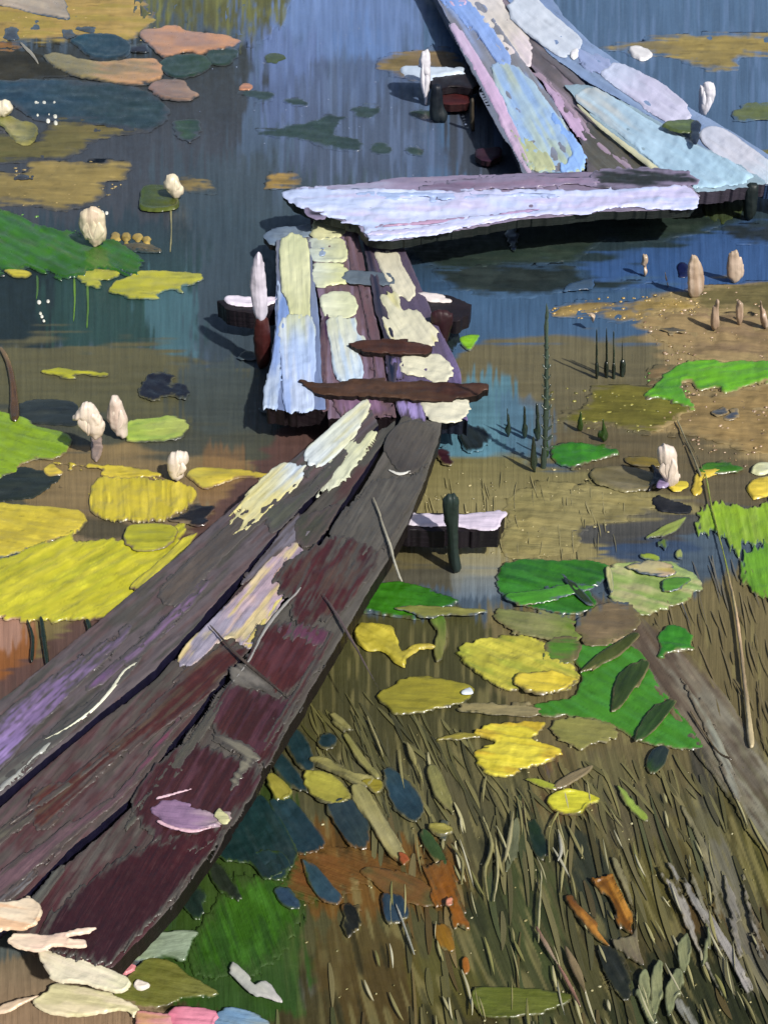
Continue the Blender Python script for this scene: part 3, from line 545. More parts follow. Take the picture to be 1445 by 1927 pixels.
coat(X, L([(720, 425), (850, 412), (1000, 395)], 3, 3, 5), 'b08fa8 a890b4', -6, zX+.005, name='pink_streak', th=2, rag=3)
coat(X, L([(690, 366), (850, 368), (1040, 366)], 4, 4, 14), '9db0d4 a8b4d8', 0, zX+.004, name='blue_streak', th=2, rag=6, dry=.4)
coat(F1, L([(848, 50), (880, 110), (920, 190), (965, 270), (990, 322)], 8, 16, 12), '62665f 6c6a68 55524e', 62, zF+.0005, dry=.1, name='bare_edge', th=1, rim=.1, rag=4)
coat(F1, [(965, 245), (985, 262), (1030, 290), (1045, 318), (1010, 320), (990, 305)], 'aab48a b0b48c', 60, zF+.002, rag=6, dry=.3)
coat(F2, L([(1000, 130), (1040, 165), (1090, 225), (1125, 270), (1200, 330)], 5, 5, 8), '9a8492 a08c9c', 42, zF-.004, name='pink_streak', dry=.4, th=1, rag=4)
coat(F2, L([(1010, 95), (1060, 135), (1110, 180), (1150, 215)], 6, 6, 16), '6f6266 756a70', 42, zF-.004, name='bare_patch', dry=.3, th=1, rag=5)
# ---------------------------------------------------------------- floating things
def T(name, label, cat, pts, col, ang=0, group=None, kind=None, **k):
    k.setdefault('mat', M_LEAF)
    return tag(dab(name, pts, col, ang, k.pop('z', .003), **k), label, cat, group, kind)
PADG = 'lily pads on the pond'; MATG = 'ochre algae mats'; LEAFG = 'fallen leaves in the water'
def pad(label, pts, col, ang=0, **k):
    k.setdefault('th', 5); k.setdefault('z', .004); k.setdefault('vs', .8); k.setdefault('gain', 1.06); k.setdefault('br', 1.7); k.setdefault('wavy', 1.0); k.setdefault('soft', 3); return T('lily_pad', label, 'lily pad', pts, col, ang, PADG, **k)
def amat(label, pts, col, ang=0, **k):
    k.setdefault('mat', M_MAT); k.setdefault('rag', 7); k.setdefault('br', 1.3); k.setdefault('z', .002); k.setdefault('soft', 12); k.setdefault('th', 1.5); k.setdefault('vs', .8)
    return T('algae_mat', label, 'algae mat', pts, col, ang, MATG, **k)
def leaf(label, pts, col, ang=0, **k):
    k.setdefault('z', .006); k.setdefault('vs', .7); k.setdefault('th', 3); k.setdefault('soft', 3); k.setdefault('group', LEAFG); return T('leaf', label, 'leaf', pts, col, ang, **k)
# --- top left
amat('olive weed mat across the top, between the ochre mat and the blue water', [(260, -60), (545, -60), (545, 15), (520, 60), (440, 110), (350, 118), (290, 80), (270, 40)], '6c6f3d 5c5e3b 4c4b3c', 90, rag=14, dry=.7, mix='7d8148', step=4)
amat('large ochre algae mat in the upper left corner', [(-60, -60), (170, -60), (285, 15), (290, 45), (262, 66), (240, 84), (190, 76), (150, 72), (120, 82), (60, 84), (-60, 80)], 'a18a50 a98f52 b2985c', 2, mix='9c8f45')
amat('long ochre algae mat tapering to the right, upper right corner', [(1120, 92), (1160, 82), (1230, 70), (1300, 62), (1445, 60), (1520, 58), (1520, 108), (1400, 108), (1385, 128), (1360, 136), (1300, 124), (1230, 102), (1160, 98)], '7c745c 8f8050 93814a', 2, mix='a08d50')
amat('tan algae mat around the white bud left of the far walkway', [(706, 118), (740, 100), (790, 88), (840, 90), (878, 122), (880, 134), (800, 132), (790, 152), (740, 144), (712, 132)], '85774a 7d6d52 80694f', 2)
amat('wide tan algae mat on the left with a dark nick', [(55, 300), (100, 298), (160, 303), (242, 306), (238, 335), (195, 350), (195, 370), (135, 396), (60, 388), (-60, 375), (-60, 325), (40, 325)], '8d7f50 8a7b4c 94834f', 3, step=3.5)
amat('olive tan algae mat under the dark blue pad at left', [(-60, 232), (60, 262), (100, 228), (160, 226), (205, 231), (282, 247), (235, 252), (170, 270), (150, 290), (40, 305), (-60, 300)], '5a5c38 66613d 776c42', 0)
amat('small tan algae tuft beside the bud with the dark green leaf', [(335, 336), (370, 332), (400, 342), (410, 360), (385, 366), (345, 362)], '7c6e4a 94814e', 0, dry=.4)
amat('small tan algae tuft above the left end of the cross plank', [(497, 340), (510, 322), (550, 322), (568, 342), (555, 355), (505, 355)], 'a08448 97804d', 0, dry=.5)
amat('orange brown algae scrap at the left edge above the dark blue pad', [(-40, 78), (30, 80), (45, 88), (20, 100), (-40, 100)], '95683c 8b6a40', 0)
leaf('pinkish grey leaf lying on the ochre mat in the upper left corner', [(-20, -10), (100, -12), (125, 8), (128, 35), (90, 30), (30, 18), (-20, 5)], 'c2ac8c b7a590 a99982', 14, group='pale leaves on the algae', mix='d0bfa4')
leaf('peach and mauve leaf pointing right, upper left', [(263, 66), (280, 53), (330, 48), (352, 60), (410, 65), (453, 75), (430, 92), (392, 98), (375, 103), (350, 97), (310, 110), (288, 92)], 'b08a72 c9936a d29a70', 2, mix='9c7f78', th=6)
leaf('ochre leaf with a peach tip under the round blue pad', [(82, 108), (105, 97), (160, 112), (232, 112), (290, 110), (307, 130), (300, 150), (260, 160), (200, 153), (135, 140), (98, 124)], '8b8256 97895a c29868 c8986c', 6, th=6, mix='7a7250')
leaf('mauve leaf below the peach leaf tip, upper left', [(280, 165), (300, 151), (345, 152), (358, 168), (374, 180), (345, 192), (305, 186)], '97796c 8e7668 a3856e', 5, th=7)
pad('round deep blue pad in the upper left, on the ochre mat', [(132, 78), (155, 66), (200, 63), (235, 73), (248, 90), (240, 107), (205, 114), (170, 108), (150, 92)], '123a48 15343f 122c38', 5, soft=4)
pad('huge dark blue pad along the left edge', [(-60, 152), (80, 147), (150, 153), (250, 163), (308, 190), (316, 222), (280, 246), (220, 240), (140, 228), (60, 222), (20, 198), (-60, 182)], '143a4e 173444 1c3030 1f322e', 3, rag=4, step=3.5, soft=12, th=1.5)
pad('dark green pad under the peach leaf, upper left', [(300, 118), (325, 101), (375, 102), (400, 118), (372, 142), (330, 148), (306, 134)], '20372b 27402f', -5)
pad('small dark green pad at the tip of the peach leaf', [(388, 98), (440, 91), (448, 105), (425, 122), (398, 120)], '2b3f30 26382b', 0)
pad('dim dark green pad right of the huge dark blue pad', [(328, 226), (372, 222), (378, 250), (360, 266), (335, 258)], '2c4a30 23392b', 0, rag=6, soft=8, th=1)
T('dark_weed', 'dark brown weed between the ochre mats at the left edge', 'pond weed', [(-60, 98), (40, 92), (90, 115), (130, 140), (60, 150), (-60, 150)], '2d2b22 33332a', 0, mat=M_MAT, rag=6, th=.8, soft=6)
# --- dark floating leaves, top centre
DG = 'dark floating leaves in the blue water'
for lab, pts in [('dark floating leaf furthest left in the blue water, under an orange fleck', [(448, 176), (470, 167), (505, 170), (517, 180), (500, 193), (470, 184)]),
        ('dark floating leaf, second from the left of the upper row in the blue water', E(534, 181, 584, 203, 8)),
        ('squarish dark floating leaf in the middle of the upper row', [(658, 204), (680, 197), (712, 200), (716, 208), (700, 224), (675, 222)]),
        ('dark floating leaf beside the navy stake left of the far walkway', E(772, 205, 825, 224, 4)),
        ('dark floating leaf just right of the long branching one', E(696, 268, 738, 291, 4)),
        ('small dark floating leaf nearest the cross plank, right of the branching one', E(762, 278, 802, 296, 10)),
        ('long branching dark leaf spread over the blue water', [(480, 243), (540, 238), (590, 226), (612, 214), (655, 218), (640, 232), (632, 250), (670, 258), (685, 278), (660, 288), (610, 276), (560, 262), (505, 256)])]:
    T('floating_leaf', lab, 'leaf', pts, '27382f 2b3f33 24352c', 4, DG, th=.8, rag=5, z=.002, soft=5)
T('floating_leaf', 'faint orange flecked leaf scrap at the upper left of the blue water', 'leaf', [(452, 168), (460, 155), (474, 160), (468, 168)], 'b58062', 0, 'pale leaf scraps', th=3)
T('floating_leaf', 'tiny faint dark leaf scrap above the row of dark floating leaves', 'leaf', E(500, 100, 534, 116), '46583f', 0, DG, th=1, rag=6)
# --- plank shade painted as dark bands on the water, and a weed tuft
WG = 'dark shade bands and weed below the cross plank'
for lab, pts, c in [('broad dark band of painted shade right under the cross plank', [(760, 468), (850, 440), (960, 425), (1090, 408), (1300, 400), (1370, 405), (1340, 430), (1270, 450), (1180, 460), (1140, 448), (1080, 490), (960, 497), (850, 510), (790, 490)], '22302a 26352d 27352e'),
        ('long spindle shaped dark band of painted shade in the blue water', [(815, 505), (900, 497), (1000, 498), (1075, 498), (1100, 520), (1180, 522), (1240, 528), (1180, 542), (1100, 550), (960, 560), (880, 552), (830, 530)], '242f2f 222c2c 283a40'),
        ('short dark band of painted shade at the right edge near the corner stake', [(1360, 430), (1400, 422), (1500, 426), (1500, 462), (1400, 460), (1370, 450)], '232e33 27303a')]:
    T('shade_band', lab, 'pond weed', pts, c, 2, WG, mat=M_MAT, rag=5, th=.8, soft=12, br=.6, step=3.5, z=.0015)
T('weed_tuft', 'dark green weed against the far walkway stake at the right corner', 'pond weed', [(1325, 362), (1395, 350), (1392, 405), (1330, 412)], '2d3b2c 35452f', 88, WG, mat=M_MAT, rag=8, th=1.5)
# --- left bank of green pads
pad('big ragged bright green pad on the left under a white flower', [(-60, 392), (40, 402), (72, 425), (120, 432), (150, 440), (175, 455), (200, 452), (245, 468), (268, 500), (250, 515), (200, 510), (150, 520), (120, 525), (100, 515), (60, 508), (-60, 510)], '2f6b1e 35701f 2c6519', 25, mix='4a6434 2a5a1a', rag=8, th=7, br=2.2)
pad('small yellow pad at the lower left rim of the ragged green pad', [(8, 508), (35, 507), (62, 514), (50, 522), (22, 521)], 'bdb23a', 0, rag=2)
pad('yellow green pad between the ragged green pad and the long yellow pad', [(145, 522), (170, 508), (225, 506), (218, 522), (192, 530), (188, 541), (165, 535)], 'a9ad42 b4b23a', 0, rag=5)
pad('long yellow pad tapering right, over the teal water', [(205, 543), (235, 521), (268, 508), (330, 510), (378, 517), (374, 533), (345, 540), (345, 550), (312, 548), (290, 562), (232, 560)], 'a9aa32 b2af38 aaaa3c', 0, rag=4, mix='b9b550')
pad('olive bronze pad edge beside the ragged green pad', [(228, 460), (262, 456), (300, 466), (300, 476), (250, 472)], '55503a 615a44', 0)
for i, (x, y0, y1) in enumerate([(140, 528, 600), (165, 538, 612), (70, 520, 560), (322, 395, 470)]):
    T('green_stem', ['thin green stem under the ragged green pad, left of two', 'thin green stem under the yellow green pad, right of two', 'short faint green stem at the left over dark water', 'pale thin stem below the dark curled leaf'][i], 'stem', L([(x, y0), (x+1, (y0+y1)/2), (x-1, y1)], 4, 2), ['5f8f34', '4f7a34', '3f6a38', '9a9468'][i], 90, 'thin stems', th=3, rag=1, step=2)
pad('thin yellow ragged leaf pad over the brown water at left', [(80, 697), (120, 690), (150, 694), (200, 700), (190, 706), (150, 705), (130, 713), (92, 706)], 'a6a82c b2b030', 2, rag=5)
pad('large green pad at the left edge below the yellow ragged one', [(-60, 776), (30, 780), (70, 800), (120, 815), (136, 832), (112, 860), (62, 866), (35, 880), (20, 894), (-60, 900)], '6d9428 7aa02c 6f962a', 15, mix='8bab3a', rag=3)
pad('pale lime oval pad with a bud standing at its left end', [(236, 826), (240, 795), (290, 784), (335, 784), (356, 800), (340, 826), (290, 832), (260, 832)], 'a3bc4c a9b85a b2be62', -5, rag=3, mix='8fae44')
T('dark_pad', 'nearly black green pad behind the large green pad at left', 'lily pad', [(22, 772), (60, 752), (138, 756), (150, 780), (140, 800), (70, 800), (30, 790)], '2d3431 29302f', 0, PADG, th=2)
T('dark_pad', 'nearly black pad at the left edge under the large green pad', 'lily pad', [(-60, 895), (40, 880), (100, 892), (113, 902), (80, 925), (40, 940), (-60, 945)], '232b25 283029', 0, PADG, th=2)
leaf('crumpled charcoal leaf left of the landing foot', [(258, 735), (268, 722), (285, 702), (330, 706), (320, 722), (345, 722), (362, 738), (345, 750), (315, 742), (285, 756)], '20222c 1c1e26', 20, br=2.5, rag=4)
# yellow group
pad('ochre yellow pad at the left edge, above the biggest lime pad', [(-60, 955), (60, 950), (148, 960), (163, 982), (140, 1005), (100, 1015), (60, 1035), (-60, 1045)], 'c6b548 c2b23a c9b640', 10, mix='b3a238', rag=4)
pad('biggest lime yellow pad at the left, touching the near walkway', [(-60, 1060), (20, 1048), (60, 1028), (110, 1012), (140, 998), (150, 1018), (230, 1014), (260, 1030), (320, 1000), (345, 985), (345, 1010), (325, 1045), (290, 1090), (250, 1130), (205, 1162), (150, 1166), (50, 1168), (-60, 1150)], 'b5b22e bcb733 bbb72c c3bd34', -28, mix='ccc43c a8ab30', rag=6, th=8, br=2.6, wavy=2, step=3.5)
pad('square textured mustard pad above the biggest lime pad', [(172, 960), (168, 935), (178, 908), (200, 898), (300, 902), (350, 912), (370, 928), (355, 955), (320, 975), (290, 982), (200, 978)], 'bdb034 c4b43a bcae34', 88, rag=4, th=7, br=3.4, mix='cdbd44')
pad('ragged mustard strip pad behind the square mustard pad', [(95, 868), (130, 872), (170, 874), (240, 875), (290, 888), (300, 898), (240, 905), (205, 897), (180, 880), (120, 878)], 'bfae38 c8b63c', 2, rag=9)
pad('tiny pointed yellow pad alone above the ochre yellow pad', [(82, 882), (98, 872), (110, 880), (120, 890), (98, 896), (86, 892)], 'c9b544', 0, rag=1)
pad('oval olive yellow pad on top of the biggest lime pad', [(230, 1010), (245, 988), (290, 982), (322, 988), (335, 1004), (315, 1028), (275, 1036), (245, 1030)], 'a8a830 b0ae30', 0, rag=3, z=.012, th=6)
pad('folded yellow rim strip lying along the near walkway', [(248, 1100), (300, 1055), (345, 1015), (374, 1000), (362, 1024), (310, 1082), (278, 1110), (258, 1110)], 'bdb540 c6bf3c', -45, rag=2, z=.014, th=6, rim=1)
pad('pointed yellow pad between the pale flower and the near walkway', [(350, 890), (372, 880), (410, 878), (460, 884), (512, 892), (505, 902), (450, 900), (420, 910), (385, 919), (362, 906)], 'bdb24a c6b440 cbb540', 2, rag=3)
leaf('black leaf scrap between the mustard pad and the near walkway', [(318, 980), (345, 965), (358, 952), (400, 950), (402, 958), (392, 978), (380, 988), (345, 984)], '15161a 1a1a20', -10, rag=5, br=2.2)
# --- right middle
amat('tan algae mat with a ragged tip reaching left, right of the spindle shade band', [(1035, 584), (1060, 570), (1110, 567), (1160, 571), (1200, 562), (1240, 552), (1290, 560), (1302, 580), (1240, 590), (1200, 600), (1150, 602), (1110, 595), (1060, 600)], '957f4e 8f7c52 a08a4c', -3, rag=7, br=2.6)
amat('wide pinkish brown algae mat at the right edge', [(1200, 596), (1300, 578), (1400, 590), (1520, 595), (1520, 690), (1440, 676), (1340, 678), (1270, 655), (1228, 628)], '8e7a54 8b765a 927c58', 5, rag=8, br=2.8, mix='7d6c50 a08a60', step=3.5)
amat('olive brown algae mat behind the pinkish buds at the right edge', [(1290, 545), (1340, 538), (1520, 530), (1520, 598), (1400, 585), (1330, 582)], '6c6440 665f3c', 2, rag=5)
amat('dark olive algae mat left of the bright green pad', [(1040, 778), (1105, 762), (1115, 728), (1200, 724), (1260, 740), (1310, 764), (1270, 790), (1225, 815), (1150, 800), (1050, 795)], '5f5e22 65612a 6b6a2a', 4, rag=7, mix='757030')
amat('brown mud mat at the right edge below the bright green pad', [(1290, 748), (1350, 740), (1520, 715), (1520, 855), (1400, 848), (1300, 818), (1250, 812)], '8a764e 917b52 937c4e', 4, rag=7, br=2.4, step=3.5)
amat('small brown mat wedge left of the bright green pad', [(1222, 695), (1262, 684), (1262, 695), (1225, 725), (1218, 715)], '7f6b4c', 0)
amat('wide khaki algae mat right of the near walkway bearer', [(960, 930), (1060, 905), (1170, 925), (1250, 940), (1190, 975), (1110, 990), (1070, 1045), (950, 1045), (955, 980)], '877f52 8f865a 8c8252', 5, rag=9, br=2.4, step=3.5)
pad('bright green ragged pad at the right edge', [(1212, 748), (1240, 715), (1268, 690), (1300, 678), (1350, 680), (1400, 678), (1460, 684), (1460, 715), (1420, 722), (1395, 730), (1365, 740), (1345, 730), (1315, 735), (1300, 718), (1280, 720), (1290, 745), (1306, 762), (1298, 768), (1250, 752)], '57a32c 62ac30 5aa42c', -10, rag=4, th=7, br=2.4, mix='47882a')
pad('glossy mid green pad under the row of dark spikes', [(1033, 850), (1045, 838), (1090, 836), (1130, 838), (1165, 850), (1135, 862), (1110, 870), (1075, 882), (1045, 872)], '2f7826 357f2a 2c6f26', 0, rag=5, th=7, br=2.6)
pad('small bright green pad tip beside the landing bearer', [(864, 636), (900, 630), (893, 648), (885, 662), (874, 655)], '78b830', 0, rag=2)
pad('mossy green pad right of the violet bottomed flower', [(1312, 885), (1330, 870), (1365, 865), (1385, 875), (1400, 885), (1350, 890), (1325, 892)], '3c7526 2f6a22', 0, rag=5, br=3)
leaf('khaki curled leaf left of the violet bottomed flower', [(1108, 892), (1130, 880), (1180, 878), (1238, 895), (1240, 915), (1180, 925), (1130, 912)], '6c6440 80775a 756c44', 8, mix='5a5230', rim=1)
leaf('bronze leaf tip touching the violet bottomed flower', [(1172, 862), (1210, 858), (1242, 865), (1240, 878), (1195, 878)], '756628 80702e', 5)
pad('lime green pad at the right edge above the long stalk foot', [(1315, 1000), (1320, 955), (1370, 938), (1400, 950), (1520, 940), (1520, 1045), (1440, 1030), (1400, 1022), (1385, 1042), (1360, 1015), (1330, 1005)], '82ac36 7ba83a 72a436', 80, rag=12, th=3, mix='94b046')
pad('green pad at the right edge below the lime pad', [(1390, 1050), (1420, 1030), (1520, 1020), (1520, 1130), (1440, 1125), (1410, 1110), (1395, 1085)], '5d9534 64a038', 80, rag=12, th=3)
pad('dark emerald pad right of the near walkway bearer', [(932, 1090), (945, 1065), (965, 1055), (1060, 1052), (1140, 1062), (1142, 1090), (1112, 1108), (1120, 1140), (1080, 1156), (1000, 1145), (945, 1122)], '2a6c24 2f7128 27611f', 12, rag=4, th=6, mix='3c8030 1f5220')
pad('pale sage round pad with pinkish blotches', [(1140, 1088), (1145, 1068), (1190, 1058), (1262, 1056), (1318, 1090), (1308, 1118), (1258, 1145), (1200, 1156), (1152, 1132)], '93a562 8ea35c 98aa6c', 15, rag=4, th=6, br=2.4, mix='c0b48a 7a9a48')
pad('deep green pad touching the near walkway edge', [(680, 1146), (705, 1100), (725, 1096), (760, 1094), (862, 1130), (830, 1145), (812, 1166), (735, 1160), (700, 1152)], '2c6d1f 32761f 246020', 8, rag=4, th=7, br=2.2)
leaf('olive strip leaf lying on the deep green pad', [(742, 1142), (800, 1138), (855, 1140), (910, 1145), (912, 1152), (850, 1158), (800, 1162), (770, 1152)], '7f8440 8c8a4a', 3, z=.012)
leaf('narrow green and khaki leaf hanging below the deep green pad', [(808, 1165), (835, 1160), (842, 1205), (830, 1240), (820, 1245), (815, 1220), (822, 1190)], '4d7c2e 87864a 7a7a3c', 85)
T('yellow_flower', 'folded yellow petal flower below the deep green pad', 'flower', [(667, 1190), (675, 1174), (695, 1172), (735, 1178), (745, 1195), (756, 1225), (780, 1212), (812, 1213), (818, 1220), (790, 1222), (765, 1240), (762, 1255), (745, 1248), (722, 1225), (690, 1225), (672, 1210)], 'b9ac3e c8bb42 bfae48', 25, th=9, rag=2, br=2.6, z=.006)
pad('rumpled yellow green pad in the lower right middle', [(860, 1232), (878, 1212), (950, 1196), (1010, 1200), (1060, 1235), (1086, 1262), (1085, 1285), (1050, 1302), (1000, 1292), (950, 1300), (905, 1272)], 'aaa83e b0ab40 b6ae46', 20, rag=5, th=7, br=3, mix='cdc44c 8f9c38', wavy=2)
leaf('bright yellow leaf tip lying on the rumpled yellow green pad', [(968, 1285), (975, 1268), (1010, 1266), (1045, 1265), (1088, 1278), (1060, 1298), (1035, 1305), (990, 1300)], 'd2bf46 dcc844 dcc63a', 8, z=.013, th=8, br=2)
leaf('olive gold pointed oval leaf with a white fleck at its tip', [(708, 1312), (735, 1290), (778, 1273), (850, 1280), (888, 1292), (892, 1302), (870, 1325), (800, 1338), (745, 1344), (728, 1330)], '8a842c 948c2e 9c952f', 3, th=7, mix='767228')
T('white_fleck', 'tiny white petal on the tip of the olive gold leaf', 'petal', [(868, 1300), (884, 1293), (890, 1304), (872, 1306)], 'e2ecf4', 0, th=4, rag=0, z=.014, mat=M_PETAL)
pad('big flat green pad under two painted leaf shadows', [(1010, 1222), (1080, 1215), (1142, 1208), (1200, 1222), (1225, 1262), (1262, 1320), (1302, 1370), (1320, 1408), (1250, 1405), (1200, 1395), (1140, 1362), (1080, 1350), (1010, 1345), (1008, 1325), (1075, 1310), (1092, 1280), (1080, 1245)], '3a7a2b 3d7f30 3a7c2c', 30, rag=3, th=4, step=3.5, mix='468a34')
WL = 'dark willow leaves on the big green pad'  # leaf shadows, laid on the pad as dark flat shapes
leaf('upper of two leaf shadows painted on the big green pad', [(1150, 1338), (1152, 1300), (1170, 1262), (1205, 1240), (1220, 1250), (1200, 1290), (1170, 1325)], '34482a 2a4024 324a2a', -60, group=WL, z=.011)
leaf('lower of two leaf shadows painted on the big green pad', [(1195, 1396), (1202, 1365), (1235, 1325), (1272, 1315), (1255, 1345), (1222, 1380)], '2b4a2a 294326', -50, group=WL, z=.011)
leaf('olive shadow thin willow leaf between the emerald pad and big green pad', [(1088, 1268), (1130, 1225), (1190, 1190), (1200, 1200), (1150, 1240)], '44552c 3c4a28', -40, z=.011, dry=.3)
leaf('dark blue green bud leaf below the big green pad', [(1214, 1440), (1222, 1415), (1245, 1402), (1258, 1412), (1248, 1440), (1228, 1456)], '2e4a2a 1c2a2c 1a2430', -60)
leaf('small emerald leaf right of the bent branch', [(1237, 1192), (1262, 1178), (1305, 1195), (1300, 1212), (1310, 1222), (1262, 1228), (1238, 1240), (1240, 1215)], '2f7a2e 35802f', 10, rag=4, th=7, br=2.6)
leaf('sage leaf under the left corner of the big green pad', [(1032, 1368), (1060, 1350), (1110, 1355), (1152, 1365), (1162, 1392), (1120, 1396), (1092, 1412), (1050, 1390)], '807f42 8a884c', 8, rag=6)
pad('torn bright yellow pad with an orange spot', [(888, 1382), (935, 1360), (1025, 1360), (1012, 1380), (1000, 1392), (1045, 1405), (1060, 1412), (1040, 1430), (980, 1450), (940, 1462), (900, 1442), (893, 1412), (930, 1398)], 'c8bc38 d0c23a cbbf3a', 8, rag=4, th=7, br=2.8, mix='d8cc48 b8942e', wavy=1.5)
leaf('pointed lemon yellow leaf with a thin stem', [(1028, 1506), (1045, 1490), (1090, 1488), (1130, 1504), (1105, 1518), (1095, 1532), (1070, 1534), (1042, 1526)], 'c6c33a cbc838 c2bf34', 5, th=8, rag=1, rim=.9)
leaf('narrow lime green leaf right of the lemon yellow leaf', [(1158, 1480), (1172, 1482), (1195, 1510), (1218, 1538), (1208, 1544), (1185, 1525)], '8aa24a 8fa542', 52)
leaf('beige strip leaf between the olive gold leaf and the big green pad', [(868, 1325), (930, 1320), (1008, 1326), (1012, 1340), (940, 1342), (880, 1335)], '8a8058 958a64', 2, rag=8, th=2)
leaf('green grey leaf scrap above the rumpled yellow green pad', [(935, 1150), (1000, 1150), (1075, 1165), (1090, 1200), (1060, 1235), (1030, 1205), (960, 1190)], '767a48 88885a 5f8038', 10, rag=8, th=2)
leaf('mustard strip leaf left of the torn yellow pad', [(815, 1395), (850, 1378), (900, 1376), (895, 1388), (850, 1390)], '857c34 948a34', -8, rag=5)
# --- bottom, weed leaves
BG = 'dark blue leaves beside the walkway end'
for lab, pts, c, a in [
    ('slim dark blue leaf nearest the maroon plank edge, top of the blue group', [(530, 1380), (560, 1370), (578, 1392), (592, 1430), (585, 1452), (560, 1440)], '1c3438 1d3339', 60),
    ('dark blue leaf at the left, under the slim top one of the blue group', [(498, 1418), (515, 1408), (545, 1430), (580, 1482), (560, 1488), (525, 1462)], '1c3437 1f363c', 50),
    ('round small dark blue leaf by itself above the yellow leaves', E(596, 1378, 636, 1410), '1f363c', 30),
    ('slate blue pointed leaf right of the yellow leaves', [(720, 1462), (732, 1440), (760, 1462), (792, 1500), (796, 1530), (775, 1545), (742, 1522)], '273e46 2a4350 22363e', 50),
    ('broad teal blue leaf with combed ridges against the maroon plank', [(402, 1595), (430, 1535), (465, 1502), (500, 1498), (530, 1540), (560, 1600), (548, 1632), (500, 1655), (470, 1625), (425, 1620)], '1b3638 18302f 1c2c2c', 60),
    ('teal blue leaf beside the broad combed one', [(505, 1508), (545, 1500), (580, 1535), (612, 1578), (600, 1600), (560, 1605), (535, 1570)], '213a40 1f343c', 50),
    ('slate leaf under the cream leaf in the lower middle', [(612, 1515), (655, 1502), (690, 1530), (694, 1592), (660, 1592), (635, 1560)], '23343c 2c3b3c', 60),
    ('small steel blue leaf on the brown patch', [(568, 1618), (600, 1632), (630, 1668), (644, 1690), (625, 1702), (592, 1680)], '29444c 2f4654', 50),
    ('tiny navy leaf left of the steel blue leaf', [(515, 1675), (540, 1668), (570, 1704), (540, 1706)], '2a3f52', 45),
    ('small blue leaf below the reddish leaf in the lower middle', [(720, 1682), (760, 1690), (768, 1720), (745, 1738), (725, 1730)], '22333f 2b4052', 70),
    ('dull blue leaf tip beside the round black leaf', [(300, 1690), (325, 1688), (332, 1710), (315, 1726), (302, 1710)], '35535c', 70),
    ('teal leaf stub below the broad combed leaf', [(475, 1605), (520, 1600), (548, 1625), (530, 1655), (500, 1648)], '20383a 1e3234', 60)]:
    leaf(lab, pts, c, a, group=BG, br=2.2, th=2, z=.008, soft=5)
KG = 'black green leaves in the weed'
for lab, pts, c in [('black green leaf standing left of the bright green patch', [(392, 1630), (402, 1615), (425, 1635), (450, 1680), (450, 1694), (420, 1680), (398, 1660)], '242d22 1e261c'),
    ('round black green leaf beside the maroon plank end', [(340, 1690), (362, 1664), (382, 1675), (388, 1695), (374, 1728), (350, 1712)], '1b2c26 1f3029'),
    ('upright black leaf scrap on the brown patch', [(642, 1705), (658, 1698), (676, 1706), (680, 1740), (658, 1762), (648, 1745)], '17180f'),
    ('long black leaf at the bottom, under the orange leaf', [(1126, 1782), (1150, 1780), (1175, 1812), (1187, 1850), (1182, 1882), (1155, 1862), (1135, 1830)], '21251e 23281f'),
    ('dark green pointed leaf left of the lemon leaf stem', [(990, 1550), (1008, 1542), (1026, 1570), (1034, 1600), (1020, 1616), (996, 1595)], '1b3022 152620'),
    ('dark round leaf right of the landing foot', [(868, 812), (880, 800), (908, 800), (926, 818), (915, 840), (895, 850), (868, 842)], '1d2624 19201f'),
    ('dark oval leaf under the right bearer of the landing', E(834, 610, 866, 660), '202a2b')]:
    leaf(lab, pts, c, 60, group=KG, br=1.6, th=1.6, rag=5, soft=5)
T('weed_patch', 'bright dark green weed patch right of the maroon plank end', 'pond weed', [(352, 1790), (390, 1715), (440, 1655), (480, 1640), (530, 1640), (545, 1690), (570, 1710), (560, 1745), (520, 1800), (470, 1832), (410, 1838), (365, 1825)], '33621a 2d5a15 254d14', 70, mat=M_MAT, rag=12, th=.8, soft=30, mix='3f6e22 223f18', step=3.5)
T('weed_patch', 'rusty brown weed patch in the lower middle', 'pond weed', [(545, 1640), (560, 1600), (640, 1598), (760, 1612), (820, 1630), (810, 1665), (700, 1660), (640, 1690), (560, 1695), (535, 1685)], '6e4620 6a481f 5c431f', 20, mat=M_MAT, rag=12, th=.8, soft=28, mix='54401c', step=3.5)
leaf('long olive leaf with a rusty edge in the lower middle', [(680, 1640), (720, 1632), (790, 1655), (832, 1690), (828, 1702), (790, 1705), (730, 1684)], '5c5026 62502a 6c4c24 54502a', 25, th=2, mix='7a5028', soft=7)
OG = 'orange leaves in the weed'
leaf('torn rusty orange leaf right of the long olive leaf', [(798, 1632), (845, 1622), (858, 1650), (866, 1688), (885, 1738), (872, 1742), (852, 1742), (842, 1712), (815, 1700), (810, 1670)], '6f4a1c 85500f 8f5612', 65, th=5, group=OG, br=2.6, rag=8, soft=8)
leaf('small mustard orange leaf under the torn rusty leaf', [(815, 1742), (845, 1742), (856, 1780), (848, 1794), (826, 1775)], '7e5a14 8a6418', 65, group=OG)
leaf('glossy orange leaf folded along its midrib, left of two near the bottom', [(1064, 1690), (1072, 1683), (1086, 1700), (1108, 1716), (1128, 1740), (1126, 1750), (1149, 1783), (1122, 1768), (1100, 1748), (1080, 1722)], '7c4c18 a0681e 84501a', 52, th=7, rim=1.2, br=2.6, mix='c89040 5c3a14', group=OG)
leaf('glossy amber leaf with a cream rim, right of two near the bottom', [(1108, 1655), (1135, 1650), (1155, 1644), (1160, 1668), (1178, 1700), (1192, 1722), (1186, 1757), (1162, 1738), (1150, 1700), (1136, 1684), (1122, 1672)], '7c5018 885812 84520f', 62, th=6, rim=1.2, br=2.6, rag=5, mix='b88434 5a3a10', group=OG)
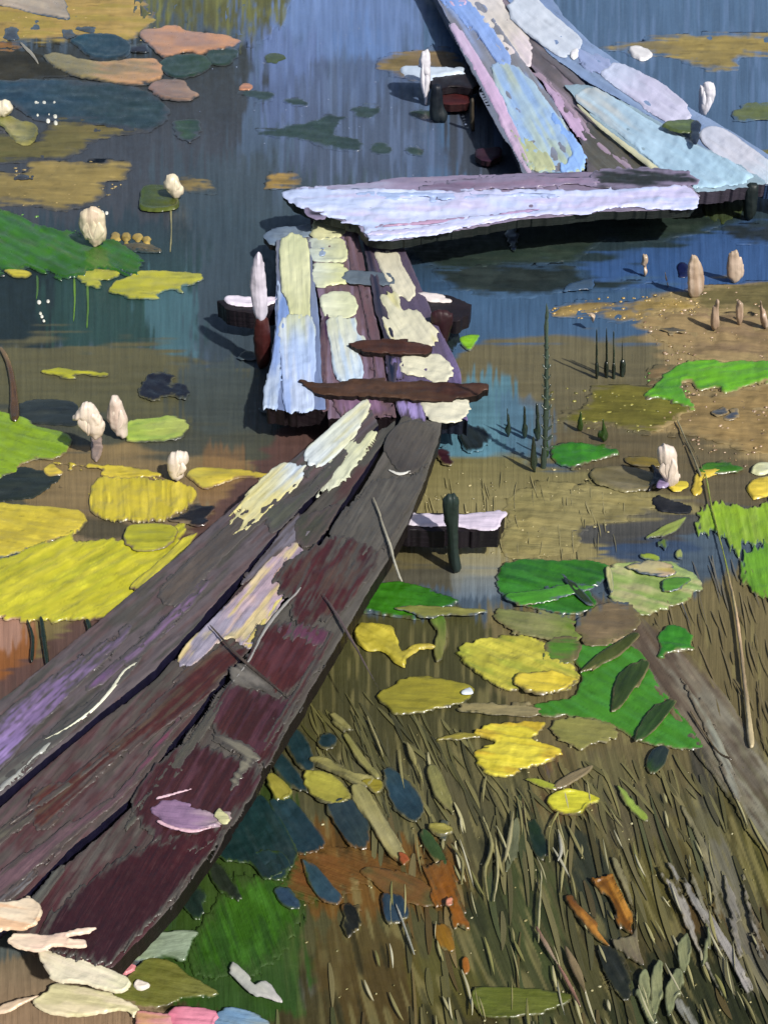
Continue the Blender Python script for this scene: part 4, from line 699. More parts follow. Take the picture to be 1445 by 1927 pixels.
leaf('tiny orange berry like leaf scrap near the bottom middle', E(868, 1800, 884, 1832), '9c6020', 80, group=OG)
leaf('sage cream strip leaf behind the amber leaf', [(1150, 1620), (1165, 1625), (1192, 1700), (1202, 1780), (1210, 1815), (1180, 1800), (1150, 1770), (1190, 1758), (1190, 1715)], '8a8560 7f795c 6c6250', 70, th=5)
YG = 'yellow leaves beside the blue leaves'
for lab, pts, c, a in [('yellow olive leaf, largest of those beside the dark blue leaves', [(568, 1456), (600, 1450), (640, 1468), (662, 1505), (610, 1512), (582, 1492)], '9d993c a39e40 8a8438', 20),
    ('small yellow leaf against the maroon plank edge', [(500, 1460), (520, 1457), (548, 1485), (545, 1502), (522, 1505), (508, 1485)], '908a38 9a9440', 40),
    ('mustard leaf right of the largest yellow olive leaf', [(678, 1470), (700, 1462), (722, 1472), (722, 1488), (702, 1492)], '8d8228', 0),
    ('khaki leaf behind the largest yellow olive leaf', [(582, 1430), (610, 1425), (660, 1450), (705, 1462), (690, 1480), (640, 1462)], '8a854c 928c58', 20),
    ('upper khaki blade leaf above the yellow leaves', [(648, 1385), (660, 1384), (690, 1425), (715, 1458), (708, 1464), (672, 1430)], '7f7c44 8c8850', 55),
    ('khaki blade leaf left of the upper one', [(618, 1346), (632, 1342), (655, 1362), (662, 1378), (640, 1372)], '868250', 40),
    ('long cream khaki leaf running down between the slate leaves', [(660, 1480), (680, 1475), (705, 1508), (740, 1560), (768, 1612), (758, 1625), (728, 1605), (700, 1560), (668, 1510)], '8f8a54 9a9460 a19a6c 948c58', 60),
    ('oval khaki leaf with a bright rim, right of the slate pointed leaf', [(803, 1445), (815, 1436), (835, 1455), (850, 1500), (852, 1530), (838, 1520), (815, 1495)], '7c7a48 8a8650', 65),
    ('folded khaki leaf under the rimmed oval one', [(805, 1548), (842, 1550), (855, 1565), (835, 1572), (812, 1566)], '8c8640', 5)]:
    leaf(lab, pts, c, a, group=YG, th=4, rim=.9, z=.009, soft=4)
leaf('flat olive green leaf at the bottom edge', [(886, 1865), (910, 1858), (980, 1860), (1075, 1872), (1040, 1900), (990, 1912), (920, 1915), (890, 1895)], '565f20 5c6420 525a1e', 3, th=5)
SG = 'sage leaves of the bottom sprig'
for lab, pts in [('leftmost sage leaf of the bottom sprig', [(1195, 1865), (1208, 1858), (1225, 1880), (1240, 1927), (1222, 1927), (1202, 1890)]),
    ('second sage leaf from the left in the bottom sprig', [(1200, 1840), (1212, 1822), (1222, 1840), (1225, 1870), (1215, 1885), (1203, 1865)]),
    ('third sage leaf from the left in the bottom sprig', [(1222, 1850), (1232, 1812), (1246, 1808), (1248, 1835), (1245, 1880), (1232, 1910), (1223, 1890)]),
    ('rightmost low sage leaf of the bottom sprig', [(1250, 1870), (1262, 1835), (1280, 1822), (1286, 1850), (1272, 1885), (1256, 1912)]),
    ('topmost sage leaf of the bottom sprig with an orange rim', [(1272, 1782), (1290, 1756), (1300, 1775), (1298, 1810), (1286, 1832), (1274, 1815)]),
    ('slim sage leaf right of the bottom sprig', [(1318, 1810), (1332, 1740), (1336, 1770), (1330, 1808), (1322, 1820)])]:
    leaf(lab, pts, '7c8460 8a8d66 78805c', 80, group=SG, th=6, rim=.9, z=.009)
# --- bottom left petals and leaves
leaf('grey green glassy leaf at the bottom left', [(238, 1802), (262, 1775), (290, 1757), (330, 1752), (374, 1752), (362, 1770), (356, 1795), (345, 1811), (320, 1802), (262, 1806)], '869677 8e9e88 94a58c', -8, th=6, mix='76876c', z=.009)
leaf('olive fan shaped leaf at the bottom left', [(212, 1872), (240, 1835), (275, 1805), (312, 1805), (350, 1828), (410, 1866), (400, 1876), (350, 1878), (300, 1896), (250, 1890)], '646a30 6d6e30 75763a', 10, th=5, z=.008)
leaf('blue leaf cut by the bottom edge', [(402, 1932), (408, 1908), (430, 1894), (470, 1902), (510, 1930), (490, 1960), (410, 1960)], '6f90ae 7497b8 8f9a98', 10, th=6)
PG = 'pale petals scattered at the bottom left corner'
def petal(lab, pts, c, a=0, **k):
    k.setdefault('th', 9); k.setdefault('z', .012); k.setdefault('rag', 3)
    return T('petal', lab, 'petal', pts, c, a, PG, mat=M_PETAL, br=1.8, vs=.4, soft=0, gain=1.05, **k)
pz = .115
petal('cream rounded petal with an orange blush lying on the plank end at the left edge', [(-40, 1694), (20, 1696), (56, 1688), (78, 1705), (80, 1722), (68, 1738), (35, 1752), (-40, 1742)], 'e6d4b8 ead8bc e2cdb0', 10, mix='dfa878', z=pz)
petal('frayed cream petal with a thin upturned tip, below the blushed one', [(18, 1775), (32, 1757), (80, 1760), (110, 1758), (145, 1750), (182, 1745), (160, 1756), (130, 1763), (135, 1768), (160, 1768), (162, 1780), (140, 1786), (105, 1782), (80, 1790), (60, 1790)], 'ead6bc e6c8b4 e8d0ba', 2, z=pz)
petal('broad ivory petal pointing right, middle of the bottom left heap', [(72, 1795), (85, 1780), (130, 1792), (170, 1808), (215, 1825), (244, 1842), (240, 1862), (215, 1868), (150, 1852), (105, 1848), (85, 1825)], 'd9ceb0 e4dcc0 d8d4b0', 22, mix='e4d8c0', z=.10)
petal('long ivory petal at the bottom, lowest of the bottom left heap', [(62, 1885), (85, 1868), (105, 1850), (150, 1855), (205, 1866), (232, 1880), (260, 1894), (252, 1912), (232, 1900), (180, 1908), (130, 1914), (85, 1905)], 'd6cca8 dcd0ae e0d4b4', 8, mix='c8c490')
petal('thin frayed petal streak running to the left edge at the bottom', [(-20, 1905), (20, 1885), (60, 1872), (72, 1876), (40, 1890), (10, 1905)], 'd8c0a4', -25, dry=.5, th=4)
petal('small ivory petal drop right of the heap at the bottom left', [(253, 1850), (262, 1843), (282, 1852), (276, 1860), (258, 1861)], 'e6dcd0', 0)
petal('pink petal at the bottom edge beside the blue leaf', [(312, 1925), (322, 1900), (345, 1892), (408, 1903), (402, 1930), (380, 1960), (320, 1960)], 'd87c92 e08da2 dc8aa0', 5)
petal('frayed pink petal left of the large pink one at the bottom edge', [(255, 1918), (262, 1902), (300, 1905), (325, 1915), (318, 1960), (265, 1960)], 'c88a84 d6949a', 5, mix='c2a060')
petal('small pink petal at the end of the maroon plank', [(205, 1822), (222, 1798), (236, 1802), (245, 1812), (256, 1818), (240, 1834), (222, 1830)], 'c87888 dc8c90', 10)
petal('torn white petal streak on the grey weed at the bottom', [(430, 1822), (438, 1810), (460, 1828), (480, 1850), (500, 1845), (518, 1862), (530, 1884), (505, 1878), (480, 1872), (450, 1848)], 'b2b4ac aeb0a8 bdbab8', 40, th=6)
# --- standing flowers and buds
FG = 'white water lily buds'
def flower(foot, out, col, label, dp=14, petals=3, mix=None, group=FG, extra=None, off=0):
    t = thing('water_lily', foot[0], foot[1], label, 'water lily', group)
    dab('bloom', out, col, 88, up=foot[1], depth=dp, rag=3, mix=mix, mat=M_PETAL, parent=t, br=1.8, rim=.4, step=2, off=off, ma=.4, vs=.4, gain=1.0)
    P = np.array(out, float); x0, y0 = P.min(0); x1, y1 = P.max(0); w_, h_ = x1-x0, y1-y0; rr = random.Random(int(x0*7+y0))
    for k in range(petals):
        f = (k+.5)/petals; bx = (x0+x1)/2; tx = x0+w_*(.22+.56*f); ty = y0+h_*(.18+.3*abs(f-.5))+rr.uniform(0, h_*.1)
        by = y1-h_*.12; mx_, my_ = (bx+tx)/2+(f-.5)*w_*.35, (by+ty)/2; hw = w_*.20
        dab('petal', [(bx-2, by), (mx_-hw, my_), (tx, ty), (mx_+hw, my_), (bx+2, by)], col, 88, up=foot[1], depth=2, rag=1, mat=M_PETAL, parent=t, br=1.2, rim=.4, step=2, vs=.3, gain=1.22,
            off=off-mmpp(foot[1])*dp*(.62+.1*k), lean=-.05)
    for e in extra or []:
        nm, pts, c, z = e; dab(nm, pts, c, 5, z, 6, 2, mat=M_LEAF, parent=t, rim=.6, step=2)
    return t
flower((178, 466), [(150, 402), (165, 391), (180, 390), (196, 402), (199, 425), (203, 440), (190, 460), (178, 464), (160, 446), (152, 432)], 'dccdb0 e2d4b8 dfcfb2', 'cream water lily standing on the ragged bright green pad', mix='d8b8a4')
flower((168, 866), [(138, 792), (142, 775), (160, 757), (178, 765), (192, 788), (196, 808), (182, 826), (168, 815), (152, 792)], 'e4d5c6 e8d8c8 dccabc', 'pale pinkish bud over its painted reflection, left of the bud at the lime oval pad', extra=[('stem', [(172, 824), (190, 822), (193, 850), (184, 868), (173, 860)], '97857a a08c80', .004)], petals=2)  # the extra part is the bud's pinkish reflection, painted on the water
flower((228, 824), [(202, 780), (206, 756), (216, 745), (230, 756), (240, 785), (242, 818), (232, 823), (220, 815), (206, 800)], 'e6d6c8 e2d0c2 e8dacc', 'pale pinkish bud standing at the left end of the lime oval pad', petals=2, mix='d0b4a8')
flower((332, 903), [(314, 872), (318, 858), (335, 850), (352, 853), (356, 868), (346, 880), (345, 898), (330, 902), (316, 885)], 'eadccc e4d4c4 eee0d0', 'ragged cream bud left of the pointed yellow pad')
flower((1258, 916), [(1234, 855), (1240, 840), (1256, 837), (1272, 850), (1275, 880), (1278, 900), (1262, 914), (1248, 908), (1246, 880), (1236, 868)], 'e6d6ca ead8c8 e4d2c4', 'cream water lily with a violet bottom on a yellow leaf, right middle', petals=3,
       extra=[('violet_petal', [(1233, 914), (1242, 900), (1256, 902), (1256, 915), (1240, 918)], '7f6c9c a898b8', .02), ('yellow_leaf', [(1256, 914), (1275, 905), (1292, 905), (1292, 918), (1270, 924)], 'bfae3a', .006), ('dark_leaf', [(1218, 925), (1228, 895), (1225, 875), (1246, 892), (1240, 905)], '1a1a20', .006)])
flower((20, 222), [(-14, 195), (12, 188), (27, 203), (20, 214), (0, 222), (-14, 218)], 'ece2c8 e8dcc4', 'cream lily at the left edge over its curled olive leaf', petals=2, extra=[('curled_leaf', [(-10, 220), (22, 217), (38, 228), (70, 238), (68, 262), (48, 273), (26, 262), (8, 240)], '8c9048 a09a5c 6c6a34', .006)])
flower((328, 376), [(306, 352), (318, 327), (332, 332), (345, 356), (338, 372), (325, 370), (314, 358)], 'e8dcc0 e6d6bc', 'cream bud tucked behind a dark olive curled leaf', petals=2, extra=[('dark_leaf', [(263, 375), (270, 352), (298, 346), (322, 352), (336, 370), (335, 390), (300, 397), (266, 393)], '3a4e20 46561f 59602a', .008)])
flower((800, 196), [(787, 116), (792, 100), (800, 95), (806, 84), (808, 96), (811, 112), (812, 140), (808, 156), (803, 192), (799, 194), (797, 152), (790, 132)], 'e4e2ea e8e4ec', 'white bud with a thin tip on the tan mat left of the far walkway', petals=2, dp=9)
flower((1322, 230), [(1313, 195), (1318, 165), (1330, 152), (1343, 160), (1345, 178), (1334, 205), (1325, 218), (1314, 212)], 'e4e2ea e8e4ee', 'white bud standing above the olive leaf on the far walkway', petals=2, extra=[('olive_leaf', [(1245, 235), (1275, 224), (1306, 226), (1312, 240), (1290, 252), (1262, 245)], '5f6e3a 4c5c34', .15), ('dark_leaf', [(1298, 248), (1302, 228), (1318, 232), (1312, 270), (1300, 266)], '182236', .155)], off=0)
T('petal', 'white petal floating alone in the blue water, upper right', 'petal', [(1182, 92), (1190, 88), (1215, 92), (1228, 102), (1210, 116), (1188, 106)], 'ecebee', 8, mat=M_PETAL, th=9, rag=2)
T('shadow_dab', 'black painted shadow under the violet bottomed flower', 'pond weed', [(1224, 945), (1240, 932), (1270, 940), (1300, 950), (1296, 964), (1262, 966), (1240, 960)], '1c2028', 5, mat=M_MAT, rag=7)  # shadow under the flower, put in as a flat black dab
RG = 'small pinkish buds in the brown weed at the right'
for foot, pts, lab in [((1307, 560), [(1291, 510), (1303, 480), (1316, 490), (1322, 520), (1320, 550), (1307, 559), (1294, 550)], 'larger pinkish bud with a navy scrap at its side'),
    ((1380, 532), [(1366, 510), (1372, 480), (1385, 470), (1396, 490), (1398, 515), (1384, 531), (1370, 524)], 'pinkish bud furthest from the water edge in the blue strip'),
    ((1210, 520), [(1204, 497), (1210, 474), (1217, 488), (1214, 500), (1215, 518), (1210, 519), (1208, 502)], 'tiny pinkish bud over the dark shade band, leftmost of the small buds'),
    ((1344, 622), [(1338, 600), (1344, 568), (1354, 566), (1350, 590), (1352, 610), (1344, 622), (1337, 615)], 'forked cream bud on the pinkish mat'),
    ((1390, 612), [(1384, 590), (1388, 568), (1396, 572), (1396, 600), (1390, 612)], 'slim cream bud right of the forked one'),
    ((1435, 618), [(1428, 596), (1430, 566), (1437, 580), (1444, 612), (1434, 618)], 'slim pinkish bud near the right edge'),
    ((1118, 622), [(1106, 590), (1120, 592), (1117, 605), (1116, 621), (1112, 600)], 'thin cream bud hanging at the tan mat tip'),
    ((1256, 540), [(1250, 512), (1256, 526), (1258, 540), (1252, 534)], 'tiny cream bud left of the navy scrap')]:
    flower(foot, pts, 'b8a48c c4ac96 a8957a', lab, dp=6, petals=0, mix='e4d2c4 8a6a58', group=RG)
T('navy_scrap', 'navy leaf scrap beside the larger pinkish bud', 'leaf', [(1274, 498), (1284, 492), (1296, 505), (1296, 518), (1276, 520)], '131c48', 0, th=4)
YF = 'yellow flowers at the right edge'
T('yellow_flower', 'yellow hooked blossom left of the long stalk', 'flower', [(1302, 925), (1305, 900), (1318, 887), (1350, 884), (1352, 890), (1325, 898), (1318, 912), (1318, 928), (1308, 932)], 'c4ad3c ccb540', 0, YF, th=9)
T('yellow_flower', 'yellow blossom at the right edge', 'flower', [(1405, 918), (1420, 902), (1450, 898), (1460, 925), (1430, 938), (1415, 940)], 'c8b23a d0ba44', 0, YF, th=9)
T('yellow_flower', 'pale greenish white blossom at the right edge', 'flower', [(1413, 885), (1425, 870), (1445, 872), (1460, 885), (1430, 895), (1418, 892)], 'c8ca9c d4d6b8', 0, YF, th=9)
# little ochre buds on the rim of the ragged pad
for i, (x, y) in enumerate([(218, 446), (238, 448), (260, 446), (276, 454)]):
    T('bud', ['leftmost', 'second', 'third', 'rightmost'][i]+' of four ochre buds right of the cream lily on the ragged pad', 'bud', E(x-9, y-8, x+9, y+9), '9c8438 c0a860', 0, 'ochre buds in a row', th=9, rag=3, step=2)
# paint-like white droplets
WD = 'white droplets'
rr = random.Random(4)
for gx_, gy_, n_, sx, sy, where in [(85, 215, 13, 24, 26, 'a spray of white droplets beside the lily at the left edge'), (190, 400, 5, 16, 10, 'white droplets above the cream lily on the ragged pad'), (82, 582, 5, 9, 26, 'white droplets in the dark water under the ragged pad')]:
    for i in range(n_):
        x, y = gx_+rr.uniform(-sx, sx), gy_+rr.uniform(-sy, sy); r = rr.uniform(2.5, 4.5)
        T('droplet', 'one of '+where, 'droplet', E(x-r, y-r, x+r, y+r), 'e4e4d8', 0, where, mat=M_PETAL, th=4, rag=0, step=1.5)
# --- reeds, stalks, spikes, branch
branch_line = crom(L([(1060, 1084), (1110, 1122), (1180, 1178), (1245, 1240), (1305, 1315), (1362, 1395), (1420, 1480), (1490, 1570)], 5, 110, 100), 2)
T('sunken_branch', 'wide olive grey bent branch curving down to the right edge through the weed', 'branch', branch_line, '3f4230 5a4c3c 6f6354 7b7362 74705c 5c5a40', 54, mat=M_WOOD, rag=5, th=1, mix='8c897a 4a3c32', z=.0045, step=3, soft=16, rim=.05)
T('branch_streak', 'pale grey wet streak along the middle of the bent branch', 'branch', L([(1285, 1280), (1330, 1355), (1362, 1430), (1385, 1500)], 6, 14, 24), '87877c 9a9c8c 83847a', 60, mat=M_WOOD, th=1, rag=5, z=.009, soft=8, under='746c5c', rim=.05)
leaf('slim dark leaf lying over the emerald pad and the branch start', [(1060, 1088), (1080, 1095), (1112, 1130), (1118, 1140), (1088, 1125)], '223524 2c4028', 45, z=.013)
def blade(label, pts, w0, w1, c, group='reed stalks', wm=None, z=.012, **k):
    k.setdefault('th', 6); k.setdefault('rag', 1)
    return T('reed', label, 'reed', L(pts, w0, w1, wm), c, math.degrees(math.atan2(pts[-1][1]-pts[0][1], pts[-1][0]-pts[0][0])), group, mat=M_BLADE, z=z, rim=.3, step=2, **k)
blade('long pale stalk at the right, running from the mossy pad down to a cream tip', [(1328, 898), (1340, 960), (1358, 1030), (1376, 1110), (1388, 1180), (1398, 1260), (1406, 1330), (1413, 1398)], 3, 11, 'a0a05c 7d9a3a c4a888 9c8a6a c8b890', wm=5)
blade('thin stalk above the long pale one, leaning left', [(1276, 795), (1298, 845), (1316, 890)], 2, 3, '948d6c')
blade('thin second stalk close beside the thin upper one', [(1296, 830), (1310, 855), (1320, 880)], 2, 2, '6c6444')
blade('brown reed standing at the left edge', [(2, 655), (16, 680), (26, 730), (28, 785)], 5, 16, '8a7048 5a4024 4a3820', wm=12)
blade('brown side stalk at the right of the branch end', [(1300, 1340), (1320, 1372), (1352, 1415), (1375, 1427)], 4, 3, '8a7a5c 3f3524')
blade('stem of the lemon yellow leaf', [(1050, 1528), (1038, 1550), (1032, 1580), (1034, 1620)], 4, 3, '8a8550 7a7548')
blade('left of three dark drips under the biggest lime pad', [(53, 1168), (62, 1200), (60, 1240)], 3, 7, '1f2a1e', 'dark spikes under the lime pad', wm=7)
blade('long middle dark spike under the biggest lime pad', [(78, 1165), (86, 1220), (92, 1268)], 7, 3, '1f2c20', 'dark spikes under the lime pad', wm=10)
blade('stubby right dark spike under the biggest lime pad', [(163, 1166), (168, 1176), (167, 1187)], 7, 3, '1f2c20', 'dark spikes under the lime pad', wm=9)
HG = 'dark horsetail spikes in the shallow water'
t = thing('horsetail', 1022, 880, 'tall dark horsetail with stacked whorls, right middle', 'water plant', HG)
yb = 880
dab('stem', L([(1027, 560), (1028, 640), (1028, 760), (1022, 880)], 3, 10, 8), '44564c 38483f', 88, up=yb, depth=2, rag=2, mat=M_BLADE, parent=t, step=2)
for i in range(11):
    y = 650+i*19; ww = 7+i*.5
    dab('whorl', [(1028-ww, y-4), (1028, y+3), (1028+ww, y-4), (1028+ww*.8, y+3), (1028, y+8), (1028-ww*.8, y+3)], '3c4a3f', 0, up=yb, depth=3, rag=1, mat=M_BLADE, parent=t, step=2)
for i, (x, y0, y1, w_) in enumerate([(1122, 625, 712, 8), (1141, 622, 710, 9), (1154, 628, 712, 9), (1170, 640, 708, 13)]):
    t = thing('horsetail', x, y1, ['leftmost', 'second from the left', 'third from the left', 'stubby rightmost'][i]+' of four small dark horsetails in the blue and brown water', 'water plant', HG)
    dab('stem', L([(x, y0), (x, (y0+y1)/2), (x, y1)], 1.5, w_*.7, 4), '25332c', 88, up=y1, depth=3, rag=1, mat=M_BLADE, parent=t, step=2)
    dab('whorl', E(x-w_/2, y1-32, x+w_/2, y1-2), '1f2a24', 88, up=y1, depth=3, rag=2, mat=M_BLADE, parent=t, step=2)
SP = 'dark pointed spikes left of the glossy green pad'
for i, (x, y0, y1, w_) in enumerate([(955, 765, 822, 14), (986, 764, 826, 17), (1010, 760, 830, 18), (1004, 820, 888, 15), (1092, 775, 812, 16), (1134, 780, 832, 24), (1028, 800, 862, 12)]):
    lab = ['leftmost dark spike over the blue green water', 'second dark spike over the blue green water', 'third dark spike, beside the tall horsetail', 'dark spike pointing down to the khaki mat edge', 'small dark green spike above the glossy green pad', 'wide dark green spike at the right of the glossy green pad', 'thin dark spike under the tall horsetail'][i]
    T('spike_leaf', lab, 'water plant', [(x, y0), (x+w_*.22, (y0*.55+y1*.45)), (x+w_*.42, y1-(y1-y0)*.25), (x+w_*.1, y1), (x-w_*.38, y1-(y1-y0)*.22), (x-w_*.2, (y0+y1)/2)], '26302a 2a3a2c' if i < 4 else '2f4a26 274022', 90, SP, up=y1, depth=2.5, rag=3, mat=M_BLADE, step=2)
# weed: blades nobody could count, just under and on the surface at the lower right
def weed(name, label, n, area, cols, ang, spread, ln, wd, seed, z0=.003, arch=.0012, blend=.45, ridge=.0003):
    r = random.Random(seed); Vs, Fs, Cs, Us = [], [], [], []; k = 0
    cc = hxs(cols); P = crom(area, 3); x0, y0 = P.min(0); x1, y1 = P.max(0); made = 0
    while made < n:
        x, y = r.uniform(x0, x1), r.uniform(y0, y1)
        if sdist(P, np.array([x]), np.array([y]))[0] < 0: continue
        made += 1; a = R(ang(x, y)+r.gauss(0, spread)); l = r.uniform(*ln); wv = r.uniform(*wd)*1.0; bend = r.uniform(-.35, .35); c = cc[r.randrange(len(cc))]*r.uniform(.8, 1.15); c = c*(1-blend)+blend*1.15*under_water(np.array([x]), np.array([y]))[0]
        m = 9; hz = r.uniform(.3, 1)*arch; px, py = x, y
        for i in range(m+1):
            t = i/m; aa = a+bend*(t-.5)
            if i: px += math.cos(aa)*l/m; py += math.sin(aa)*l/m
            ww = wv*max(.12, math.sin(math.pi*(.08+.9*t))**.7)/2; nx, ny = -math.sin(aa), math.cos(aa); z = z0+hz*math.sin(math.pi*t)
            for s, dz in ((-1, -ridge), (0, ridge), (1, -ridge)):
                q = flat(px+nx*ww*s, py+ny*ww*s, z0); Vs.append((q[0], q[1], z+dz)); Cs.append(c*(1+.1*s)); Us.append((t*l, s*ww+k*9))
            if i: 
                b = k*(m+1)*3+(i-1)*3; Fs += [(b, b+1, b+4, b+3), (b+1, b+2, b+5, b+4)]
        k += 1
    return tag(link(name, Vs, np.array(Fs), np.array(Cs), np.array(Us), M_BLADE), label, 'pond weed', None, 'stuff')
weed('grass', 'tangled olive and brown blades of water grass filling the lower right', 160, [(700, 1440), (950, 1470), (1250, 1440), (1520, 1420), (1520, 1960), (560, 1960), (620, 1800), (760, 1720)],
     '56532f 625e38 4c4a2e 6c673f 403f24 55502c 64532e 4c5630 7a744c 8a8258', lambda x, y: 84-18*sm(950, 1300, x), 6, (60, 190), (5, 16), 5)
weed('glint_grass', 'thin pale khaki painted glints shaped as blades in the lower right weed', 95, [(760, 1380), (1000, 1450), (1520, 1500), (1520, 1900), (700, 1900), (760, 1600)],  # glints on the weed, put in as pale coloured blades
     'a8a270 b8b284 989260 c4be98 8a8850', lambda x, y: 80-12*sm(950, 1300, x), 9, (20, 85), (2, 6), 9, .008, .002, 0, .0010)
weed('sparse_grass', 'sparse olive blades in the brown water around the yellow leaves', 170, [(540, 1330), (760, 1300), (950, 1420), (1200, 1420), (1480, 1380), (1480, 1480), (700, 1500), (560, 1450)],
     '5c5a30 6d693c 7c7848 4a4a28 3c3c22', lambda x, y: 62, 9, (30, 100), (3, 8), 12)
weed('fine_grass', 'short fine brown green blades in the water at right', 90, [(1150, 1160), (1350, 1030), (1500, 1050), (1500, 1420), (1380, 1360), (1260, 1180)],
     '6f6240 78694a 665a3a 7d7150', lambda x, y: 72, 6, (25, 90), (2, 4), 15, .002, .004)
weed('khaki_grass', 'short upright khaki blades over the khaki mat', 60, [(790, 880), (1000, 890), (1200, 930), (1080, 1040), (800, 960)],
     '958c5a 9f9566 857d50', lambda x, y: 84, 8, (18, 50), (1.5, 3), 18, .003, .001)
LG = 'lavender grey broad reed leaves lying in the weed'
for i, (pts, w0, wm, w1, c) in enumerate([([(1242, 1635), (1275, 1690), (1300, 1750), (1350, 1860)], 8, 22, 4, 'a09c94 96928a 86857a'),
    ([(1262, 1630), (1300, 1680), (1345, 1750), (1385, 1810), (1405, 1860)], 4, 24, 16, '8c8a80 96938e 9c9894'),
    ([(1290, 1530), (1320, 1590), (1342, 1660), (1352, 1730)], 5, 22, 8, '7a7656 858065 7e7a66'),
    ([(1365, 1655), (1378, 1710), (1390, 1790)], 4, 18, 5, '7f7c72 84807a'),
    ([(1398, 1655), (1412, 1720), (1432, 1790)], 3, 10, 5, '8a8478 908c80'),
    ([(1255, 1860), (1280, 1895), (1310, 1935)], 10, 20, 8, '8f9088 84867c'),
    ([(1300, 1640), (1330, 1730), (1350, 1800)], 3, 14, 4, '76745f 7f7c70')]):
    T('reed_leaf', ['leftmost', 'longest right leaning', 'upper olive tinged', 'short upright', 'slim right', 'lowest bottom edge', 'narrow middle'][i]+' lavender grey reed leaf lying in the lower right weed', 'reed leaf', L(pts, w0, w1, wm), c, 64, LG, mat=M_MAT, th=.6, rag=7, dry=.3, z=.0065, step=2.2, soft=5, br=.8, rim=.05)
RB = 'pink tinged blades near the bottom'
blade('upper left pink tinged blade near the bottom', [(1010, 1745), (1030, 1780), (1050, 1815)], 5, 2, '8a6a58 a09078', RB, wm=8)
blade('lower pink tinged blade near the bottom', [(1050, 1815), (1070, 1850), (1090, 1890)], 3, 3, 'a07868 8a6a58', RB, wm=8)
blade('right pink tinged blade near the bottom', [(1065, 1785), (1085, 1825), (1102, 1870)], 6, 2, '8c7a5c 7a6c4c', RB, wm=16)
for i, (pts, w_, c) in enumerate([([(910, 1540), (925, 1590), (912, 1640), (918, 1690)], 9, 'a8a274 8c8758 968f60'), ([(932, 1580), (936, 1640), (930, 1690)], 6, '9a9468 aaa47c'), ([(965, 1530), (958, 1580), (950, 1620)], 9, '8a8560 9c9672'),
        ([(850, 1590), (870, 1620), (868, 1660)], 6, '8c8658'), ([(765, 1395), (775, 1420), (782, 1440)], 12, 'a09868 8a8450'), ([(692, 1350), (708, 1390), (720, 1420)], 5, '9c9668'), ([(783, 1440), (795, 1470)], 5, '8a8450'),
        ([(745, 1700), (762, 1745), (778, 1790)], 4, 'b0b2a8 9a9c90'), ([(1018, 1660), (1014, 1720), (1013, 1770)], 4, 'aaa680 8c8a60'), ([(1052, 1570), (1055, 1600), (1050, 1618)], 7, 'a8a698')]):
    blade(['crooked cream blade', 'straight cream blade', 'grey cream blade', 'short khaki blade', 'stubby cream bud blade', 'thin cream blade', 'tiny khaki blade', 'bluish white thin blade', 'long thin khaki blade', 'small grey tipped blade'][i]
          + [' right of the torn rusty leaf', ' right of the crooked one', ' left of the dark pointed leaf', ' above the torn rusty leaf', ' over the brown water, above the rimmed oval leaf', ' below the olive gold leaf', ' under the stubby cream bud blade', ' below the small blue leaf', ' left of the folded orange leaf', ' under the lemon leaf stem'][i],
          pts, 3, 3, c, 'cream blades in the weed', wm=w_)

